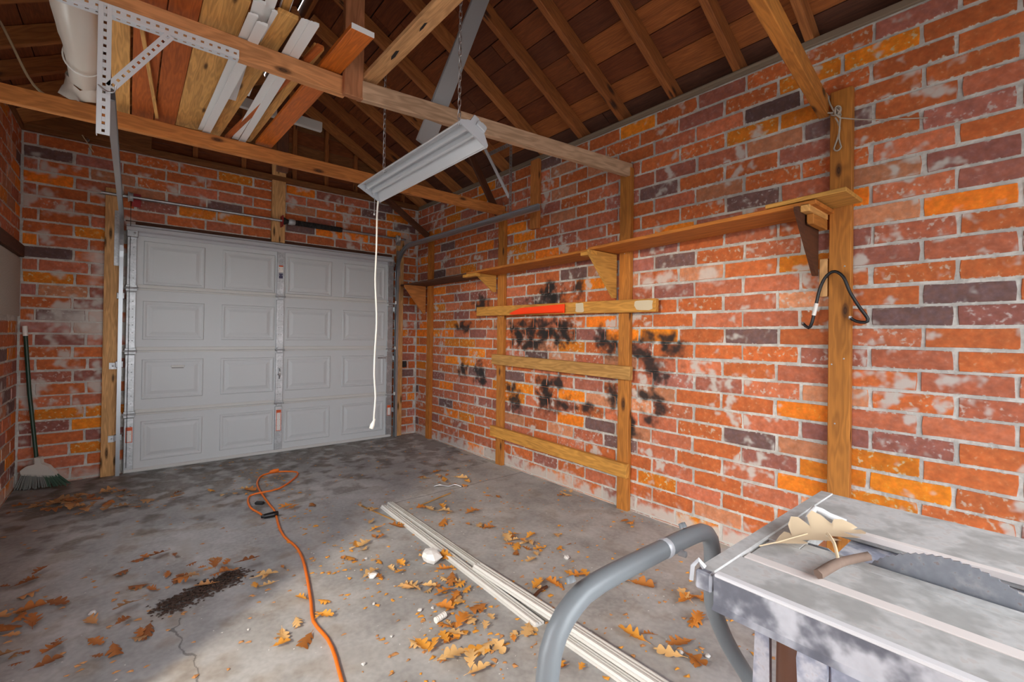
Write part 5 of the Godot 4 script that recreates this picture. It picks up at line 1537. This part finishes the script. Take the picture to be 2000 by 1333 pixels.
	for x in [-2.165, -1.835]:
		part(s, "stand_stud", lathe([[0.0, 0.010], [0.007, 0.009], [0.008, 0.0]], 12), M.pipe, Transform3D(Basis(Vector3(1, 0, 0), -0.5), Vector3(x, 0.830, 4.592)))
	part(s, "lock_pin", lathe([[0.0, 0.014], [0.006, 0.013], [0.007, 0.0]], 8), M.galv_matt, Transform3D(Basis(Vector3(1, 0, 0), PI / 2), Vector3(-1.885, 0.803, 4.613)))
	# legs of the stand
	for l in [[Vector3(-1.92, h - 0.38, 5.18), Vector3(-2.02, 0.02, 5.38)], [Vector3(-1.46, h - 0.38, 5.18), Vector3(-1.36, 0.02, 5.38)], [Vector3(-1.50, h - 0.38, 4.86), Vector3(-1.40, 0.02, 4.74)], [Vector3(-1.88, h - 0.38, 4.86), Vector3(-1.98, 0.02, 4.78)]]:
		part(s, "leg", tube(PackedVector3Array([l[0], l[1]]), 0.016, 12), M.pipe)
	for z in [4.86, 5.18]:
		part(s, "cross_bar", tube(PackedVector3Array([Vector3(-1.93, h - 0.385, z), Vector3(-1.44, h - 0.385, z)]), 0.014, 10), M.pipe)
	# torn leaf and scrap on the table
	var lf := single("dry_leaf", leaf_mesh(881), M.cardboard, "large pale curled leaf lying on the dusty saw table", "leaf", Transform3D((Basis(Vector3.UP, 1.15) * Basis(Vector3(0, 0, 1), 0.12)).scaled(Vector3(0.20, 0.15, 0.17)), Vector3(-1.745, h + 0.006, 4.795)))
	var bark := single("bark_strip", tube(curve([Vector3(-1.895, h + 0.009, 4.845), Vector3(-1.855, h + 0.016, 4.856), Vector3(-1.81, h + 0.010, 4.860), Vector3(-1.775, h + 0.014, 4.880)], 0.012), 0.0075, 6), M.bark, "curled strip of brown bark across the saw table", "bark")
	part(bark, "stem", tube(curve([Vector3(-1.845, h + 0.016, 4.858), Vector3(-1.82, h + 0.035, 4.845), Vector3(-1.80, h + 0.040, 4.83)], 0.01), 0.0025, 6), M.cardboard)
	single("shaving", tube(curve([Vector3(-1.655, h + 0.007, 4.758), Vector3(-1.64, h + 0.026, 4.765), Vector3(-1.625, h + 0.014, 4.785), Vector3(-1.615, h + 0.007, 4.81)], 0.01), 0.006, 6), M.paper, "white curl of wood shaving on the saw table", "shaving")

# ------------------------------------------------------------------ the lamp that shines in through the side doorway
func build_side_lamp() -> void:
	var p := Vector3(-4.56, 2.08, 4.50)
	var l := thing("work_lamp", "floodlight on a stand outside the side doorway", "lamp", Vector3(p.x, 0, p.z))
	part(l, "pole", tube(PackedVector3Array([Vector3(0, -0.14, 0), Vector3(0, 2.0, 0)]), 0.018, 10), M.black_matt)
	for k in 3:
		var a := TAU * k / 3 + 0.4
		part(l, "leg", tube(PackedVector3Array([Vector3(0, 0.5, 0), Vector3(cos(a) * 0.45, -0.13, sin(a) * 0.45)]), 0.012, 8), M.black_matt)
	var dir := Vector3(0.88, -0.33, -0.355).normalized()
	var bs := Basis.looking_at(dir, Vector3.UP)
	part(l, "housing", cbox(Vector3(0.24, 0.2, 0.08), 0.012), M.black_matt, Transform3D(bs, Vector3(0, 2.08, 0) - dir * 0.06))
	var em := plain(Color8(255, 246, 232), 0.4)
	em.emission_enabled = true
	em.emission = Color8(255, 246, 232)
	em.emission_energy_multiplier = 6.0
	part(l, "lens", cbox(Vector3(0.2, 0.16, 0.006), 0.002), em, Transform3D(bs, Vector3(0, 2.08, 0) - dir * 0.012))
	var s := SpotLight3D.new()
	s.name = "lamp_light"
	l.add_child(s)
	s.transform = Transform3D(bs, Vector3(0, 2.08, 0) + dir * 0.02)
	s.light_color = Color8(255, 240, 216)
	s.light_energy = LAMP
	s.light_size = 0.06
	s.spot_angle = 31.0
	s.spot_angle_attenuation = 0.15
	s.spot_range = 14.0
	s.spot_attenuation = 2.0
	s.shadow_enabled = true

const BRICK_MIX := {"rust": 5.0, "red": 3.5, "orange": 2.0, "plum": 1.9, "tan": 0.7, "dark": 0.7}   # one mix of clays for every wall
const LAMP := 14.0
const SKY := 15.0
const EXPOSURE := 0.64

func _ready() -> void:
	rng.seed = 12
	# camera: level, slightly rolled, with the lens shifted as the photograph's was
	var cam := Camera3D.new()
	cam.name = "camera"
	add_child(cam)
	cam.position = CAM
	cam.rotation = Vector3(0.0067989, -0.6945334, 0.0136058)
	cam.projection = Camera3D.PROJECTION_FRUSTUM
	cam.near = 0.05
	cam.far = 100.0
	cam.size = 1333.0 / 892.638 * cam.near
	cam.frustum_offset = Vector2(0.0, -16.967 / 892.638 * cam.near)
	cam.current = true
	# sky: bright overcast, seen only through the openings
	var sm := ProceduralSkyMaterial.new()
	sm.sky_top_color = Color(0.83, 0.85, 0.88)
	sm.sky_horizon_color = Color(0.93, 0.93, 0.93)
	sm.ground_bottom_color = Color(0.42, 0.41, 0.40)
	sm.ground_horizon_color = Color(0.60, 0.60, 0.60)
	sm.sun_angle_max = 0.0
	sm.energy_multiplier = SKY
	var sky := Sky.new()
	sky.sky_material = sm
	var env := Environment.new()
	env.background_mode = Environment.BG_SKY
	env.sky = sky
	env.tonemap_mode = Environment.TONE_MAPPER_LINEAR
	env.tonemap_exposure = EXPOSURE
	env.sdfgi_enabled = true
	env.ssao_enabled = true
	env.ssil_enabled = true
	var we := WorldEnvironment.new()
	we.name = "environment"
	we.environment = env
	add_child(we)
	make_materials()
	build_side_lamp()
	build_walls()
	build_roof()
	build_door()
	build_rack()
	build_saw()
	build_stored()
	build_fixture()
	build_floor_things()
